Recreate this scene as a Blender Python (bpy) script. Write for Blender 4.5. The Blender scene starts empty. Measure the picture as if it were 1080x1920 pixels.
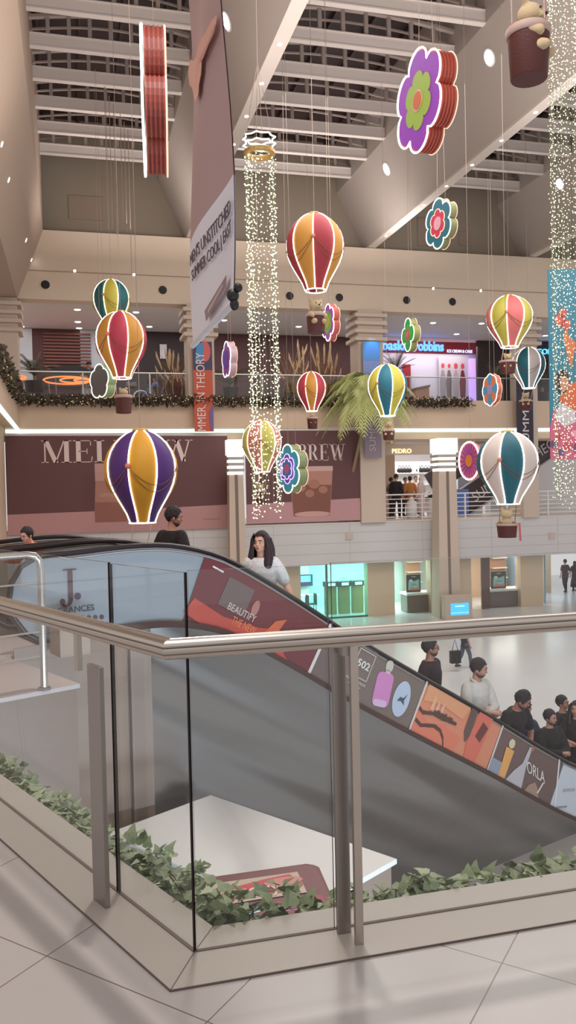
WORLD = 0.72; EXPO = 0.0
import bpy, bmesh, math, random
import numpy as np
from mathutils import Vector, Matrix, noise
random.seed(7)
C = bpy.context.scene.collection
V = Vector
PI = math.pi
def R(a): return math.radians(a)

# ---------------------------------------------------------------- camera
FOC = 1550.0; EYE = V((0, 0, 1.58))
CAMM = ((0.9672794863869629, -0.027610528630066883, 0.25220637169536647),
        (-0.25275871589446164, -0.018722867844034194, 0.9673481719417667),
        (-0.021986967829965294, -0.9994434015633216, -0.02508904775357135))
def at(px, py, X=None, Y=None, Z=None):
    """the place in the room seen at a photo pixel, on the plane X=, Y= or Z="""
    c = ((px-540)/FOC, (py-960)/FOC, 1.0)
    d = V([sum(CAMM[i][k]*c[k] for k in range(3)) for i in range(3)])
    t = X/d.x if X is not None else (Y/d.y if Y is not None else (Z-EYE.z)/d.z)
    return EYE + d*t
cam = bpy.data.cameras.new('camera'); camo = bpy.data.objects.new('camera', cam); C.objects.link(camo)
rm = Matrix(((CAMM[0][0], -CAMM[0][1], -CAMM[0][2]), (CAMM[1][0], -CAMM[1][1], -CAMM[1][2]), (CAMM[2][0], -CAMM[2][1], -CAMM[2][2])))
camo.matrix_world = Matrix.Translation(EYE) @ rm.to_4x4()
cam.sensor_fit = 'VERTICAL'; cam.sensor_height = 24.0; cam.lens = FOC*24.0/1920.0
cam.clip_start = 0.05; cam.clip_end = 300
bpy.context.scene.camera = camo

# ---------------------------------------------------------------- materials
def srgb(r, g, b):
    f = lambda c: c/12.92 if c <= .04045 else ((c+.055)/1.055)**2.4
    return (f(r/255), f(g/255), f(b/255), 1)
def mat(name, col, rough=.6, metal=0, emit=0, ecol=None, spec=.5, bump=None, mott=None, aniso=0, trans=0):
    m = bpy.data.materials.new(name); m.use_nodes = True
    nt = m.node_tree; b = nt.nodes['Principled BSDF']
    c = srgb(*col)
    b.inputs['Base Color'].default_value = c
    b.inputs['Roughness'].default_value = rough; b.inputs['Metallic'].default_value = metal
    b.inputs['Specular IOR Level'].default_value = spec
    if aniso: b.inputs['Anisotropic'].default_value = aniso
    if trans: b.inputs['Transmission Weight'].default_value = trans
    if emit:
        b.inputs['Emission Color'].default_value = srgb(*(ecol or col)); b.inputs['Emission Strength'].default_value = emit
    tc = None
    if bump or mott: tc = nt.nodes.new('ShaderNodeTexCoord')
    if mott:                                   # (scale, amount): an uneven tone that belongs to the surface
        n = nt.nodes.new('ShaderNodeTexNoise'); n.inputs['Scale'].default_value = mott[0]; n.inputs['Detail'].default_value = 4
        nt.links.new(tc.outputs['Object'], n.inputs['Vector'])
        mx = nt.nodes.new('ShaderNodeMix'); mx.data_type = 'RGBA'
        mx.inputs['A'].default_value = tuple(v*(1-mott[1]) for v in c[:3])+(1,); mx.inputs['B'].default_value = tuple(min(1, v*(1+mott[1])) for v in c[:3])+(1,)
        nt.links.new(n.outputs['Fac'], mx.inputs['Factor']); nt.links.new(mx.outputs['Result'], b.inputs['Base Color'])
    if bump:                                   # (scale, strength)
        n = nt.nodes.new('ShaderNodeTexNoise'); n.inputs['Scale'].default_value = bump[0]; n.inputs['Detail'].default_value = 3
        nt.links.new(tc.outputs['Object'], n.inputs['Vector'])
        bp = nt.nodes.new('ShaderNodeBump'); bp.inputs['Strength'].default_value = bump[1]; bp.inputs['Distance'].default_value = .03
        nt.links.new(n.outputs['Fac'], bp.inputs['Height']); nt.links.new(bp.outputs['Normal'], b.inputs['Normal'])
    return m
def glass_mat(name, tint, fres=1.45, refl=1.0):
    m = bpy.data.materials.new(name); m.use_nodes = True; nt = m.node_tree
    for n in list(nt.nodes): nt.nodes.remove(n)
    o = nt.nodes.new('ShaderNodeOutputMaterial'); mx = nt.nodes.new('ShaderNodeMixShader')
    t = nt.nodes.new('ShaderNodeBsdfTransparent'); t.inputs['Color'].default_value = tint
    g = nt.nodes.new('ShaderNodeBsdfGlossy'); g.inputs['Roughness'].default_value = .02; g.inputs['Color'].default_value = (refl, refl, refl, 1)
    lw = nt.nodes.new('ShaderNodeLayerWeight'); pw = nt.nodes.new('ShaderNodeMath'); pw.operation = 'POWER'; pw.inputs[1].default_value = 5
    f = nt.nodes.new('ShaderNodeMath'); f.operation = 'MULTIPLY_ADD'; f.inputs[1].default_value = .5; f.inputs[2].default_value = .03
    nt.links.new(lw.outputs['Facing'], pw.inputs[0]); nt.links.new(pw.outputs[0], f.inputs[0])
    nt.links.new(f.outputs[0], mx.inputs[0]); nt.links.new(t.outputs[0], mx.inputs[1]); nt.links.new(g.outputs[0], mx.inputs[2]); nt.links.new(mx.outputs[0], o.inputs[0])
    return m
_mc = {}
def pm(col, rough=.6, **k):                   # a plain material by colour
    key = (tuple(col), rough, tuple(sorted(k.items())))
    if key not in _mc: _mc[key] = mat('paint_%d_%d_%d' % tuple(col), col, rough, **k)
    return _mc[key]
def led(col, s): return pm(col, .5, emit=s)

# ---------------------------------------------------------------- mesh building
class MB:
    def __init__(s): s.v = []; s.f = []; s.m = []
    def add(s, vs, fs, mi=0):
        n = len(s.v); s.v += [V(p) for p in vs]; s.f += [tuple(i+n for i in f) for f in fs]; s.m += [mi]*len(fs); return s
    def box(s, a, b, mi=0):
        x0, y0, z0 = a; x1, y1, z1 = b
        return s.add([(x0,y0,z0),(x1,y0,z0),(x1,y1,z0),(x0,y1,z0),(x0,y0,z1),(x1,y0,z1),(x1,y1,z1),(x0,y1,z1)],
                     [(3,2,1,0),(4,5,6,7),(0,1,5,4),(1,2,6,5),(2,3,7,6),(3,0,4,7)], mi)
    def obox(s, o, u, v, w, mi=0):            # box from corner o along three edge vectors
        o, u, v, w = V(o), V(u), V(v), V(w)
        p = [o, o+u, o+u+v, o+v, o+w, o+u+w, o+u+v+w, o+v+w]
        fs = [(3,2,1,0),(4,5,6,7),(0,1,5,4),(1,2,6,5),(2,3,7,6),(3,0,4,7)]
        if u.cross(v).dot(w) < 0: fs = [f[::-1] for f in fs]
        return s.add(p, fs, mi)
    def prism(s, poly, d, mi=0, cap_mi=None):  # polygon of 3D points pushed along d
        poly = [V(p) for p in poly]; d = V(d); n = len(poly)
        nr = V((0,0,0))
        for i in range(n): nr += (poly[i]-poly[0]).cross(poly[(i+1) % n]-poly[0])
        if nr.dot(d) > 0: poly = poly[::-1]
        vs = poly + [p+d for p in poly]
        s.add(vs, [tuple(range(n)), tuple(range(2*n-1, n-1, -1))], mi if cap_mi is None else cap_mi)
        k = len(s.v)-2*n
        for i in range(n):
            j = (i+1) % n; s.f.append((k+j, k+i, k+i+n, k+j+n)); s.m.append(mi)
        return s
    def tube(s, pts, r, n=8, mi=0, closed=False, flat=1.0, up=None):
        pts = [V(p) for p in pts]; k = len(pts); rs = r if isinstance(r, (list, tuple)) else [r]*k
        rings = []; N = None
        for i, p in enumerate(pts):
            if closed: t = (pts[(i+1) % k]-pts[i-1])
            else: t = pts[min(i+1, k-1)]-pts[max(i-1, 0)]
            t.normalize()
            if N is None:
                a = V(up) if up else (V((0,0,1)) if abs(t.z) < .9 else V((1,0,0)))
                N = (a-t*a.dot(t)).normalized()
            else:
                N = N-t*N.dot(t)
                N = N.normalized() if N.length > 1e-6 else t.orthogonal().normalized()
            B = t.cross(N)
            rings.append([p+(N*math.cos(2*PI*j/n)*flat+B*math.sin(2*PI*j/n))*rs[i] for j in range(n)])
        vs = [q for rg in rings for q in rg]; fs = []
        for i in range(k if closed else k-1):
            a = i*n; b = ((i+1) % k)*n
            for j in range(n): fs.append((a+j, a+(j+1) % n, b+(j+1) % n, b+j))
        if not closed: fs += [tuple(range(n-1, -1, -1)), tuple(range((k-1)*n, k*n))]
        return s.add(vs, fs, mi)
    def ell(s, c, r, nu=12, nv=8, mi=0, rot=None):
        c = V(c); vs = []; fs = []
        if not isinstance(r, (list, tuple)): r = (r, r, r)
        for i in range(nv+1):
            th = PI*i/nv
            for j in range(nu):
                ph = 2*PI*j/nu
                q = V((r[0]*math.sin(th)*math.cos(ph), r[1]*math.sin(th)*math.sin(ph), r[2]*math.cos(th)))
                if rot: q = rot @ q
                vs.append(c+q)
        for i in range(nv):
            for j in range(nu):
                a = i*nu+j; b = i*nu+(j+1) % nu
                if i == 0: fs.append((a, a+nu, b+nu))
                elif i == nv-1: fs.append((a, a+nu, b))
                else: fs.append((a, a+nu, b+nu, b))
        return s.add(vs, fs, mi)
    def lathe(s, prof, c=(0,0,0), n=24, mi=0, cols=None):
        c = V(c); vs = []; fs = []; k = len(prof)
        for r, z in prof:
            for j in range(n):
                a = 2*PI*j/n; vs.append(c+V((r*math.cos(a), r*math.sin(a), z)))
        base = len(s.v); s.v += vs
        for i in range(k-1):
            for j in range(n):
                s.f.append((base+i*n+j, base+i*n+(j+1) % n, base+(i+1)*n+(j+1) % n, base+(i+1)*n+j)); s.m.append(cols(j, i) if cols else mi)
        return s
    def quad(s, a, b, c, d, mi=0): return s.add([a, b, c, d], [(0,1,2,3)], mi)
    def build(s, name, mats, parent=None, smooth=False, local=False, origin=None):
        me = bpy.data.meshes.new(name)
        vs = s.v
        off = V((0,0,0))
        if parent is not None and not local: off = abs_loc(parent)
        if origin is not None: off = V(origin)
        me.from_pydata([tuple(p-off) for p in vs], [], s.f); me.update()
        if not isinstance(mats, (list, tuple)): mats = [mats]
        for m in mats: me.materials.append(m)
        if len(mats) > 1: me.polygons.foreach_set('material_index', s.m)
        if smooth: me.polygons.foreach_set('use_smooth', [True]*len(me.polygons))
        o = bpy.data.objects.new(name, me); C.objects.link(o)
        if parent is not None: o.parent = parent
        if origin is not None and parent is None: o.location = V(origin)
        elif origin is not None and parent is not None: o.location = V(origin)-abs_loc(parent)
        return o
def abs_loc(o):
    l = V(o.location)
    while o.parent is not None: o = o.parent; l += V(o.location)
    return l
def sharp(o, ang=40):                        # smooth shading that keeps hard edges
    me = o.data; me.polygons.foreach_set('use_smooth', [True]*len(me.polygons))
    bm = bmesh.new(); bm.from_mesh(me)
    for e in bm.edges:
        if len(e.link_faces) == 2 and e.link_faces[0].normal.angle(e.link_faces[1].normal, 0) > R(ang): e.smooth = False
    bm.to_mesh(me); bm.free(); return o
def bevel(o, w=.01, seg=2):
    m = o.modifiers.new('bevel', 'BEVEL'); m.width = w; m.segments = seg; m.limit_method = 'ANGLE'; return o
def base_of(s):
    xs = [p.x for p in s.v]; ys = [p.y for p in s.v]; zs = [p.z for p in s.v]
    return V(((min(xs)+max(xs))/2, (min(ys)+max(ys))/2, min(zs)))
def tag(o, label, cat, group=None, kind=None):
    o['label'] = label; o['category'] = cat
    if group: o['group'] = group
    if kind: o['kind'] = kind
    return o
def thing(name, loc, label, cat, group=None, rz=0):
    o = bpy.data.objects.new(name, None); C.objects.link(o); o.location = V(loc); o.rotation_euler.z = rz
    o.empty_display_size = .1
    return tag(o, label, cat, group)
def solo(name, mb, mats, label, cat, group=None, smooth=False, kind=None):
    o = mb.build(name, mats, None, smooth, origin=base_of(mb)); return tag(o, label, cat, group, kind)
def struct(name, mb, mats, label=None, smooth=False):
    o = mb.build(name, mats, None, smooth); o['kind'] = 'structure'; o['category'] = name.split('_')[0]
    o['label'] = label or ('%s of the shopping mall' % name.replace('_', ' '))
    return o
def copy_tree(o, parent=None):
    c = o.copy(); C.objects.link(c)
    if parent is not None: c.parent = parent
    for ch in [x for x in o.children]: copy_tree(ch, c)
    return c
def freeze(o, name=None):                    # evaluated modifiers -> plain mesh
    dg = bpy.context.evaluated_depsgraph_get()
    me = bpy.data.meshes.new_from_object(o.evaluated_get(dg), depsgraph=dg)
    o.modifiers.clear(); old = o.data; o.data = me; bpy.data.meshes.remove(old)
    me.name = name or o.name; return o
def remesh(mb, name, m, parent, voxel=.01, smooth=3, local=False):
    o = mb.build(name, m, parent, local=local)
    r = o.modifiers.new('r', 'REMESH'); r.mode = 'VOXEL'; r.voxel_size = voxel; r.use_smooth_shade = True
    if smooth:
        q = o.modifiers.new('s', 'SMOOTH'); q.factor = .5; q.iterations = smooth
    freeze(o)
    if not o.data.materials: o.data.materials.append(m)
    return o
def text_mb(body, o, u, v, h, ext=.004, width=None, align='L', shear=0, bold=0):
    """letters as geometry: o = lower-left (or middle) point, u right, v up, h = capital height"""
    cu = bpy.data.curves.new('t', 'FONT'); cu.body = body; cu.extrude = .5; cu.resolution_u = 3; cu.offset = bold; cu.shear = shear
    ob = bpy.data.objects.new('t', cu); C.objects.link(ob)
    dg = bpy.context.evaluated_depsgraph_get(); dg.update()
    me = bpy.data.meshes.new_from_object(ob.evaluated_get(dg), depsgraph=dg)
    bpy.data.objects.remove(ob); bpy.data.curves.remove(cu)
    xs = [p.co.x for p in me.vertices]; x0, x1 = min(xs), max(xs)
    sy = h/.73; sx = sy if width is None else width/(x1-x0)
    u, v = V(u).normalized(), V(v).normalized(); n = u.cross(v)
    w = (x1-x0)*sx; sh = 0 if align == 'L' else (-w/2 if align == 'C' else -w)
    mb = MB(); o = V(o)
    mb.add([o+u*((p.co.x-x0)*sx+sh)+v*(p.co.y*sy)+n*(p.co.z*2*ext) for p in me.vertices], [tuple(f.vertices) for f in me.polygons])
    bpy.data.meshes.remove(me); return mb
class Plane2:                                # drawing flat printed shapes on a surface: coordinates in metres along u, v
    def __init__(s, o, u, v): s.o = V(o); s.u = V(u).normalized(); s.v = V(v); s.v = (s.v-s.u*s.v.dot(s.u)).normalized(); s.n = s.u.cross(s.v)
    def p(s, x, y, d=0): return s.o+s.u*x+s.v*y+s.n*d
    def poly(s, mb, pts, d=.004, t=.004, mi=0): return mb.prism([s.p(x, y, d) for x, y in pts], s.n*t, mi)
    def ell(s, mb, x, y, a, b, d=.004, t=.004, mi=0, n=20, rot=0):
        c, q = math.cos(rot), math.sin(rot)
        return s.poly(mb, [(x+a*math.cos(2*PI*i/n)*c-b*math.sin(2*PI*i/n)*q, y+a*math.cos(2*PI*i/n)*q+b*math.sin(2*PI*i/n)*c) for i in range(n)], d, t, mi)
    def rect(s, mb, x0, y0, x1, y1, d=.004, t=.004, mi=0): return s.poly(mb, [(x0,y0),(x1,y0),(x1,y1),(x0,y1)], d, t, mi)
# high-contrast serif capitals drawn stroke by stroke (unit height)
def serif_glyph(ch):
    T, t, S = .17, .05, .035; P = []
    def st(x0, y0, x1, y1, w): P.append([(x0,y0),(x0+w,y0),(x1+w,y1),(x1,y1)])
    def hb(x0, x1, y, h=S): P.append([(x0,y),(x1,y),(x1,y+h),(x0,y+h)])
    def arc(cx, cy, ro, so, ri, si, a0, a1, n=18):
        for i in range(n):
            a, b = a0+(a1-a0)*i/n, a0+(a1-a0)*(i+1)/n
            P.append([(cx+ro*math.cos(a), cy+so*math.sin(a)), (cx+ro*math.cos(b), cy+so*math.sin(b)), (cx+ri*math.cos(b), cy+si*math.sin(b)), (cx+ri*math.cos(a), cy+si*math.sin(a))])
    if ch == 'M':
        st(.10,0,.10,1,t); st(.42,0,.08,1,T); st(.47,0,.78,1,t); st(.80,0,.80,1,T); hb(0,.25,0); hb(.70,1.07,0); hb(0,.24,1-S); hb(.80,1.07,1-S); w = 1.07
    elif ch == 'E':
        st(.10,0,.10,1,T); hb(0,.66,0); hb(0,.64,1-S); hb(.2,.50,.49); st(.63,0,.66,.26,.03); st(.61,1,.61,.76,.03); st(.48,.38,.48,.63,.03); w = .70
    elif ch == 'L':
        st(.10,0,.10,1,T); hb(0,.62,0); hb(0,.38,1-S); st(.59,0,.62,.30,.03); w = .66
    elif ch == 'O':
        arc(.47,.5,.47,.52,.30,.48,0,2*PI,28); w = .94
    elif ch == 'W':
        st(.36,0,.10,1,T); st(.38,0,.62,1,t); st(.80,0,.54,1,T); st(.84,0,1.08,1,t); hb(0,.38,1-S); hb(.46,.80,1-S); hb(.96,1.24,1-S); w = 1.24
    elif ch == 'B':
        st(.10,0,.10,1,T); hb(0,.4,0); hb(0,.4,1-S); hb(.2,.4,.51); arc(.38,.765,.26,.235,.11,.20,-PI/2,PI/2,12); arc(.38,.27,.32,.27,.15,.235,-PI/2,PI/2,12); w = .72
    elif ch == 'R':
        st(.10,0,.10,1,T); hb(0,.38,0); hb(0,.4,1-S); hb(.2,.4,.48); arc(.38,.74,.28,.26,.12,.225,-PI/2,PI/2,12); st(.60,0,.32,.5,T); hb(.58,.84,0); w = .82
    elif ch == 'J':
        st(.30,.12,.30,1,T); hb(.12,.62,1-S); arc(.22,.14,.25,.24,.10,.20,-PI*.75,0.05,12); P.append([(.08+.09*math.cos(2*PI*i/14), .06+.09*math.sin(2*PI*i/14)) for i in range(14)]); w = .62
    else: w = .45
    return P, w
def serif_mb(s, pl, x, y, h, d=.004, t=.006, gap=.07, width=None):
    W = sum(serif_glyph(c)[1]+gap for c in s)-gap; sx = h if width is None else width/W
    mb = MB(); cx = x
    for c in s:
        P, w = serif_glyph(c)
        for q in P: pl.poly(mb, [(cx+a*sx, y+b*h) for a, b in q], d, t)
        cx += (w+gap)*sx
    return mb
# ================================================================ palette
BEIGE = mat('beige_wall_paint', (216,188,163), .7, mott=(.6,.03))
FASC = mat('fascia_paint', (224,204,182), .65)
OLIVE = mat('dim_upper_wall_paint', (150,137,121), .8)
BEAM = mat('beam_paint', (172,160,152), .8)
BEAMLIP = mat('beam_lip_lit_tone', (206,194,184), .6)  # paler than the beams: the spotlights' glow put into the colour
TRUSS = mat('truss_white_metal', (226,214,206), .5)
TRUSSD = mat('truss_web_metal', (176,160,152), .55)
ROOF = mat('roof_dark_glazing', (58,44,44), .4)
SOFFIT = mat('white_soffit', (226,222,220), .7)
PARA = mat('parapet_panel', (212,208,207), .35)
DARK = mat('dark_interior', (52,34,34), .6)
BLACK = mat('soft_black', (26,20,22), .5)
CREAM = mat('cream_column_paint', (208,188,171), .6)
WHITE = mat('white_paint', (236,232,228), .5)
STEEL = mat('satin_steel', (196,188,180), .32, metal=1, aniso=.3)
STEELD = mat('dull_steel', (162,156,153), .32, metal=1)
GLASSEDGE = mat('glass_pane_edge', (40,34,36), .2)
GLASS = glass_mat('clear_glass', (.93, .945, .94, 1))
NEON = mat('neon_white', (255,252,240), .5, emit=2.4)
DOWN = mat('downlight_glow', (255,250,240), .5, emit=6)
COVE = mat('cove_light', (226,250,240), .5, emit=.95)
def s_box(name, a, b, m, label=None):
    mb = MB().box(a, b); return struct(name, mb, m, label)
YF = 34.0; ZFT, ZFB, ZL2, ZSB, ZC, ZP, ZG = 12.04, 9.33, 5.48, 4.27, .13, -1.63, -4.06
# ---------------------------------------------------------------- floors
def floor_mat(name, col, tile, rough):
    m = mat(name, col, rough, spec=.5); nt = m.node_tree; b = nt.nodes['Principled BSDF']
    if tile:
        tc = nt.nodes.new('ShaderNodeTexCoord'); sep = nt.nodes.new('ShaderNodeSeparateXYZ'); nt.links.new(tc.outputs['Object'], sep.inputs[0])
        def lin(a, c, k):
            mx = nt.nodes.new('ShaderNodeMath'); mx.operation = 'MULTIPLY'; mx.inputs[1].default_value = a; nt.links.new(sep.outputs[0], mx.inputs[0])
            my = nt.nodes.new('ShaderNodeMath'); my.operation = 'MULTIPLY_ADD'; my.inputs[1].default_value = c; my.inputs[2].default_value = k
            nt.links.new(sep.outputs[1], my.inputs[0])
            ad = nt.nodes.new('ShaderNodeMath'); ad.operation = 'ADD'; nt.links.new(mx.outputs[0], ad.inputs[0]); nt.links.new(my.outputs[0], ad.inputs[1])
            fr = nt.nodes.new('ShaderNodeMath'); fr.operation = 'PINGPONG'; fr.inputs[1].default_value = .5; nt.links.new(ad.outputs[0], fr.inputs[0])
            lt = nt.nodes.new('ShaderNodeMath'); lt.operation = 'LESS_THAN'; lt.inputs[1].default_value = .0032; nt.links.new(fr.outputs[0], lt.inputs[0]); return lt, ad
        g1, a1 = lin(.731/.738, .682/.738, -1.907/.738); g2, a2 = lin(-.719/.696, .695/.696, -1.434/.696)
        mxx = nt.nodes.new('ShaderNodeMath'); mxx.operation = 'MAXIMUM'; nt.links.new(g1.outputs[0], mxx.inputs[0]); nt.links.new(g2.outputs[0], mxx.inputs[1])
        n = nt.nodes.new('ShaderNodeTexNoise'); n.inputs['Scale'].default_value = 1.6; nt.links.new(tc.outputs['Object'], n.inputs['Vector'])
        mxc = nt.nodes.new('ShaderNodeMix'); mxc.data_type = 'RGBA'; c = srgb(*col)
        mxc.inputs['A'].default_value = tuple(v*.95 for v in c[:3])+(1,); mxc.inputs['B'].default_value = tuple(v*1.04 for v in c[:3])+(1,)
        nt.links.new(n.outputs['Fac'], mxc.inputs['Factor'])
        mx2 = nt.nodes.new('ShaderNodeMix'); mx2.data_type = 'RGBA'; mx2.inputs['B'].default_value = srgb(112,92,84)
        nt.links.new(mxc.outputs['Result'], mx2.inputs['A']); nt.links.new(mxx.outputs[0], mx2.inputs['Factor']); nt.links.new(mx2.outputs['Result'], b.inputs['Base Color'])
    return m
FL = floor_mat('polished_cream_tiles', (178,169,165), True, .22)
KERB = mat('cream_kerb_stone', (176,165,156), .35, mott=(3,.03))
GFL = mat('glossy_white_ground_floor', (214,214,216), .2, mott=(.5,.02))
LD = V((-.4076, .9132, 0)); LN = V((-.9132, -.4076, 0))         # left rail: direction away, and outwards to the walkway side
SC = V((.259, 2.603, 0)); GC = V((.365, 2.802, 0)); IC = V((.453, 2.946, 0))   # corner of strip / glass / inner kerb edge
EO = V((-.359, 8.767, 0)); EE = V((math.cos(R(20)), math.sin(R(20)), 0)); EW = V((-math.sin(R(20)), math.cos(R(20)), 0))
def E(s, z, o=0): return EO+EE*s+EW*o+V((0,0,z))
LA, LB = V((-.592, 6.832, 0)), V((.021, 7.143, 0)); LDIR = (LB-LA).normalized()
def isect(p, d, q, e):
    t = ((q.x-p.x)*e.y-(q.y-p.y)*e.x)/(d.x*e.y-d.y*e.x); return p+d*t
IL = isect(IC, LD, LB, LDIR)                                     # inner kerb line meets the landing edge
fl = MB()
SL = isect(SC, LD, LB, LDIR)
flb = [(-9,-6,0), (9,-6,0), (9,SC.y,0), SC, SL, LB-LDIR*9]
fl.prism([V(p) for p in flb], V((0,0,-.35)))
struct('floor', fl, FL, 'polished cream tile walkway in front of the glass railing')
kb = MB(); DZ = V((0,0,-.35))
for q, m in (((SC, V((9,SC.y,0)), V((9,IC.y,0)), IC), 0), ((SC, IC, IL, SL), 0)):
    kb.prism([V((p.x,p.y,.006)) for p in q], V((0,0,-.356)))
struct('trim_1', kb, KERB, 'cream stone kerb strip under the glass railing')
gr = MB()                                                        # dark joints: strip edge, mitre
def strip(mb, a, b, w, z0, z1):
    d = (b-a).normalized(); n = V((-d.y, d.x, 0))*w/2
    mb.prism([V((p.x,p.y,z0)) for p in (a-n, b-n, b+n, a+n)], V((0,0,z1-z0)))
strip(gr, SC, V((9,SC.y,0)), .003, .0, .0072); strip(gr, SC, SL, .003, .0, .0072); strip(gr, SC, GC, .003, .0, .0072)
strip(gr, GC, V((9,GC.y,0)), .014, .0, .009); strip(gr, GC, isect(GC, LD, LB, LDIR), .014, .0, .009)
strip(gr, GC+(IC-GC)*.1, IC, .003, .0, .0072)
struct('trim_2', gr, mat('dark_joint_sealant', (104,88,82), .6), 'dark sealant joints in the stone kerb')
s_box('wall_near_ground', (-10,-1.2,ZG), (12,-1,-.36), mat('dark_reflected_wall', (70,58,56), .5), 'dark unseen wall added under the walkway for the cladding to mirror')  # unseen wall added to darken what the escalator cladding reflects
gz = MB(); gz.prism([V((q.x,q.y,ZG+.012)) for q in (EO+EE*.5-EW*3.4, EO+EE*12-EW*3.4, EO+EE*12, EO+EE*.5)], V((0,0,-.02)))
struct('floor_grey_band', gz, mat('reflection_grey', (150,142,138), .25, mott=(1.2,.12)), 'grey floor band along the escalator, toned as a floor reflection')  # added floor band; its grey stands in for a soft reflection
# landing in front of the escalator head
la = MB(); lf = LB-LDIR*9
la.prism([lf, LB, E(-.35,0), E(1.2,0), E(1.2,0,4.2), E(-9,0,4.2)], V((0,0,-.035)))
struct('floor_landing', la, mat('landing_floor', (184,170,166), .35), 'pale landing floor at the escalator head')
lw = MB(); k = LB-LDIR*.03+V((0,.015,0))
lw.prism([lf+V((0,.015,-.035)), k+V((0,0,-.035)), E(-.3,-.035,.02), E(-9,-.035,4)], V((0,0,ZG+.035)))
struct('wall_landing', lw, mat('taupe_panel', (128,106,92), .35, bump=(2,.05)), 'taupe clad wall below the escalator landing')
gf = MB().box((-14,-9,ZG-.2), (34,46,ZG)); struct('floor_ground', gf, GFL, 'glossy white ground floor of the mall')
# ---------------------------------------------------------------- far facade
XL, XR = -2.6, 27.0
fa = MB().box((XL-4,YF,ZFB), (XR,YF+.7,ZFT)); struct('wall_far', fa, FASC, 'tall beige fascia across the far side of the atrium')
sm = MB().box((-1.8,YF-.012,10.42), (XR,YF,10.46)); struct('trim_3', sm, mat('seam_shadow_gap', (176,150,130), .8), 'thin seam along the beige fascia')
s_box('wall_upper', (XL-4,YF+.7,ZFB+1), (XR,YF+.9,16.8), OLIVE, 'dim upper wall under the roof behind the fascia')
vp = MB()
for a, b in (((128,366),(194,414)), ((782,408),(808,462)), ((860,434),(880,462))):
    p, q = at(*a, Y=YF+.69), at(*b, Y=YF+.69); vp.box((p.x,YF+.66,q.z), (q.x,YF+.7,p.z))
struct('trim_4', vp, mat('access_panel', (150,132,116), .8), 'access panels on the dim upper wall')
sb = MB().box((XL-4,YF,ZSB), (XR,YF+.5,ZL2)); struct('wall_slab_edge', sb, BEIGE, 'beige balcony edge of the upper floor')
s_box('floor_upper', (XL-6,YF+.5,ZL2-.4), (XR,42,ZL2-.05), mat('upper_floor_tiles', (170,156,146), .3), 'upper floor behind the balcony')
s_box('ceiling_upper', (XL-6,YF+.7,ZFB+.02), (XR,42,ZFB+.25), SOFFIT, 'white ceiling over the upper floor shops')
s_box('ceiling_middle', (XL-6,YF+.5,ZSB-.02), (XR,42,ZSB+.3), SOFFIT, 'white ceiling over the middle floor shops')
pp = MB().box((XL-4,YF,ZP), (XR,YF+.35,ZC)); struct('wall_parapet', pp, PARA, 'pale panelled parapet of the middle floor')
cap = MB().box((XL-4,YF-.03,ZC), (XR,YF+.38,ZC+.05)); struct('trim_5', cap, mat('parapet_cap', (232,216,206), .4), 'pale cap along the parapet')
gj = MB()
for z in (-.28,-.72,-1.16): gj.box((XL,YF-.004,z), (XR,YF,z+.018))
for x in np.arange(-2, XR, 3.4): gj.box((x,YF-.004,ZP), (x+.015,YF,ZC))
struct('trim_6', gj, mat('panel_joint', (192,176,168), .6), 'fine joints between parapet panels')
s_box('floor_middle', (XL-6,YF+.35,-.3), (XR,42,.24), mat('middle_floor_tiles', (208,198,192), .2), 'middle floor behind the parapet')
cv = MB().box((-2.45,YF+.02,ZSB-.19), (XR,YF+.14,ZSB-.03)); struct('trim_7', cv, COVE, 'glowing cove strip under the upper balcony')
s_box('wall_cove_back', (XL-4,YF+.2,ZSB-.5), (XR,YF+.5,ZSB-.02), BEIGE, 'beige downstand behind the cove light')
# left gallery wing
lg = MB()
lg.prism([(-.82,YF,16.8), (-.82,YF,12.0), (-1.85,YF,9.33), (-8,YF,9.33), (-8,YF,16.8)], V((0,-30,0))); struct('wall_left', lg, mat('bulkhead_paint', (182,160,142), .7), 'sloping beige bulkhead along the left gallery')
ls = MB().box((-8,12,ZSB), (-1.95,YF,ZL2)); struct('wall_left_slab', ls, BEIGE, 'beige balcony edge of the left gallery')
lc = MB().box((-1.97,14,ZSB-.19), (-1.9,YF,ZSB-.03)); struct('trim_8', lc, COVE, 'glowing cove strip under the left gallery')
s_box('wall_left_lower', (-8,12,ZG), (-2.5,YF,ZSB), BEIGE, 'beige wall below the left gallery')
# upper floor columns with banded capitals
def column(x0, x1, z0, z1, label):
    mb = MB().box((x0,YF-.18,z0), (x1,YF+.9,z1)); n = 4
    for i in range(n):
        za = z1-.16-i*.34; mb.box((x0-.16,YF-.34,za-.16), (x1+.16,YF+1.0,za))
    return bevel(struct('column', mb, CREAM, label), .02)
column(-2.62, -1.86, ZL2, ZFB, 'cream banded column at the left end of the upper floor')
column(4.73, 5.83, ZL2, ZFB, 'cream banded column behind the orange banner')
column(12.1, 13.25, ZC, ZFB, 'cream banded column behind the palm')
column(19.95, 20.75, ZC, ZFB, 'cream banded column behind the navy banner')
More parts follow.
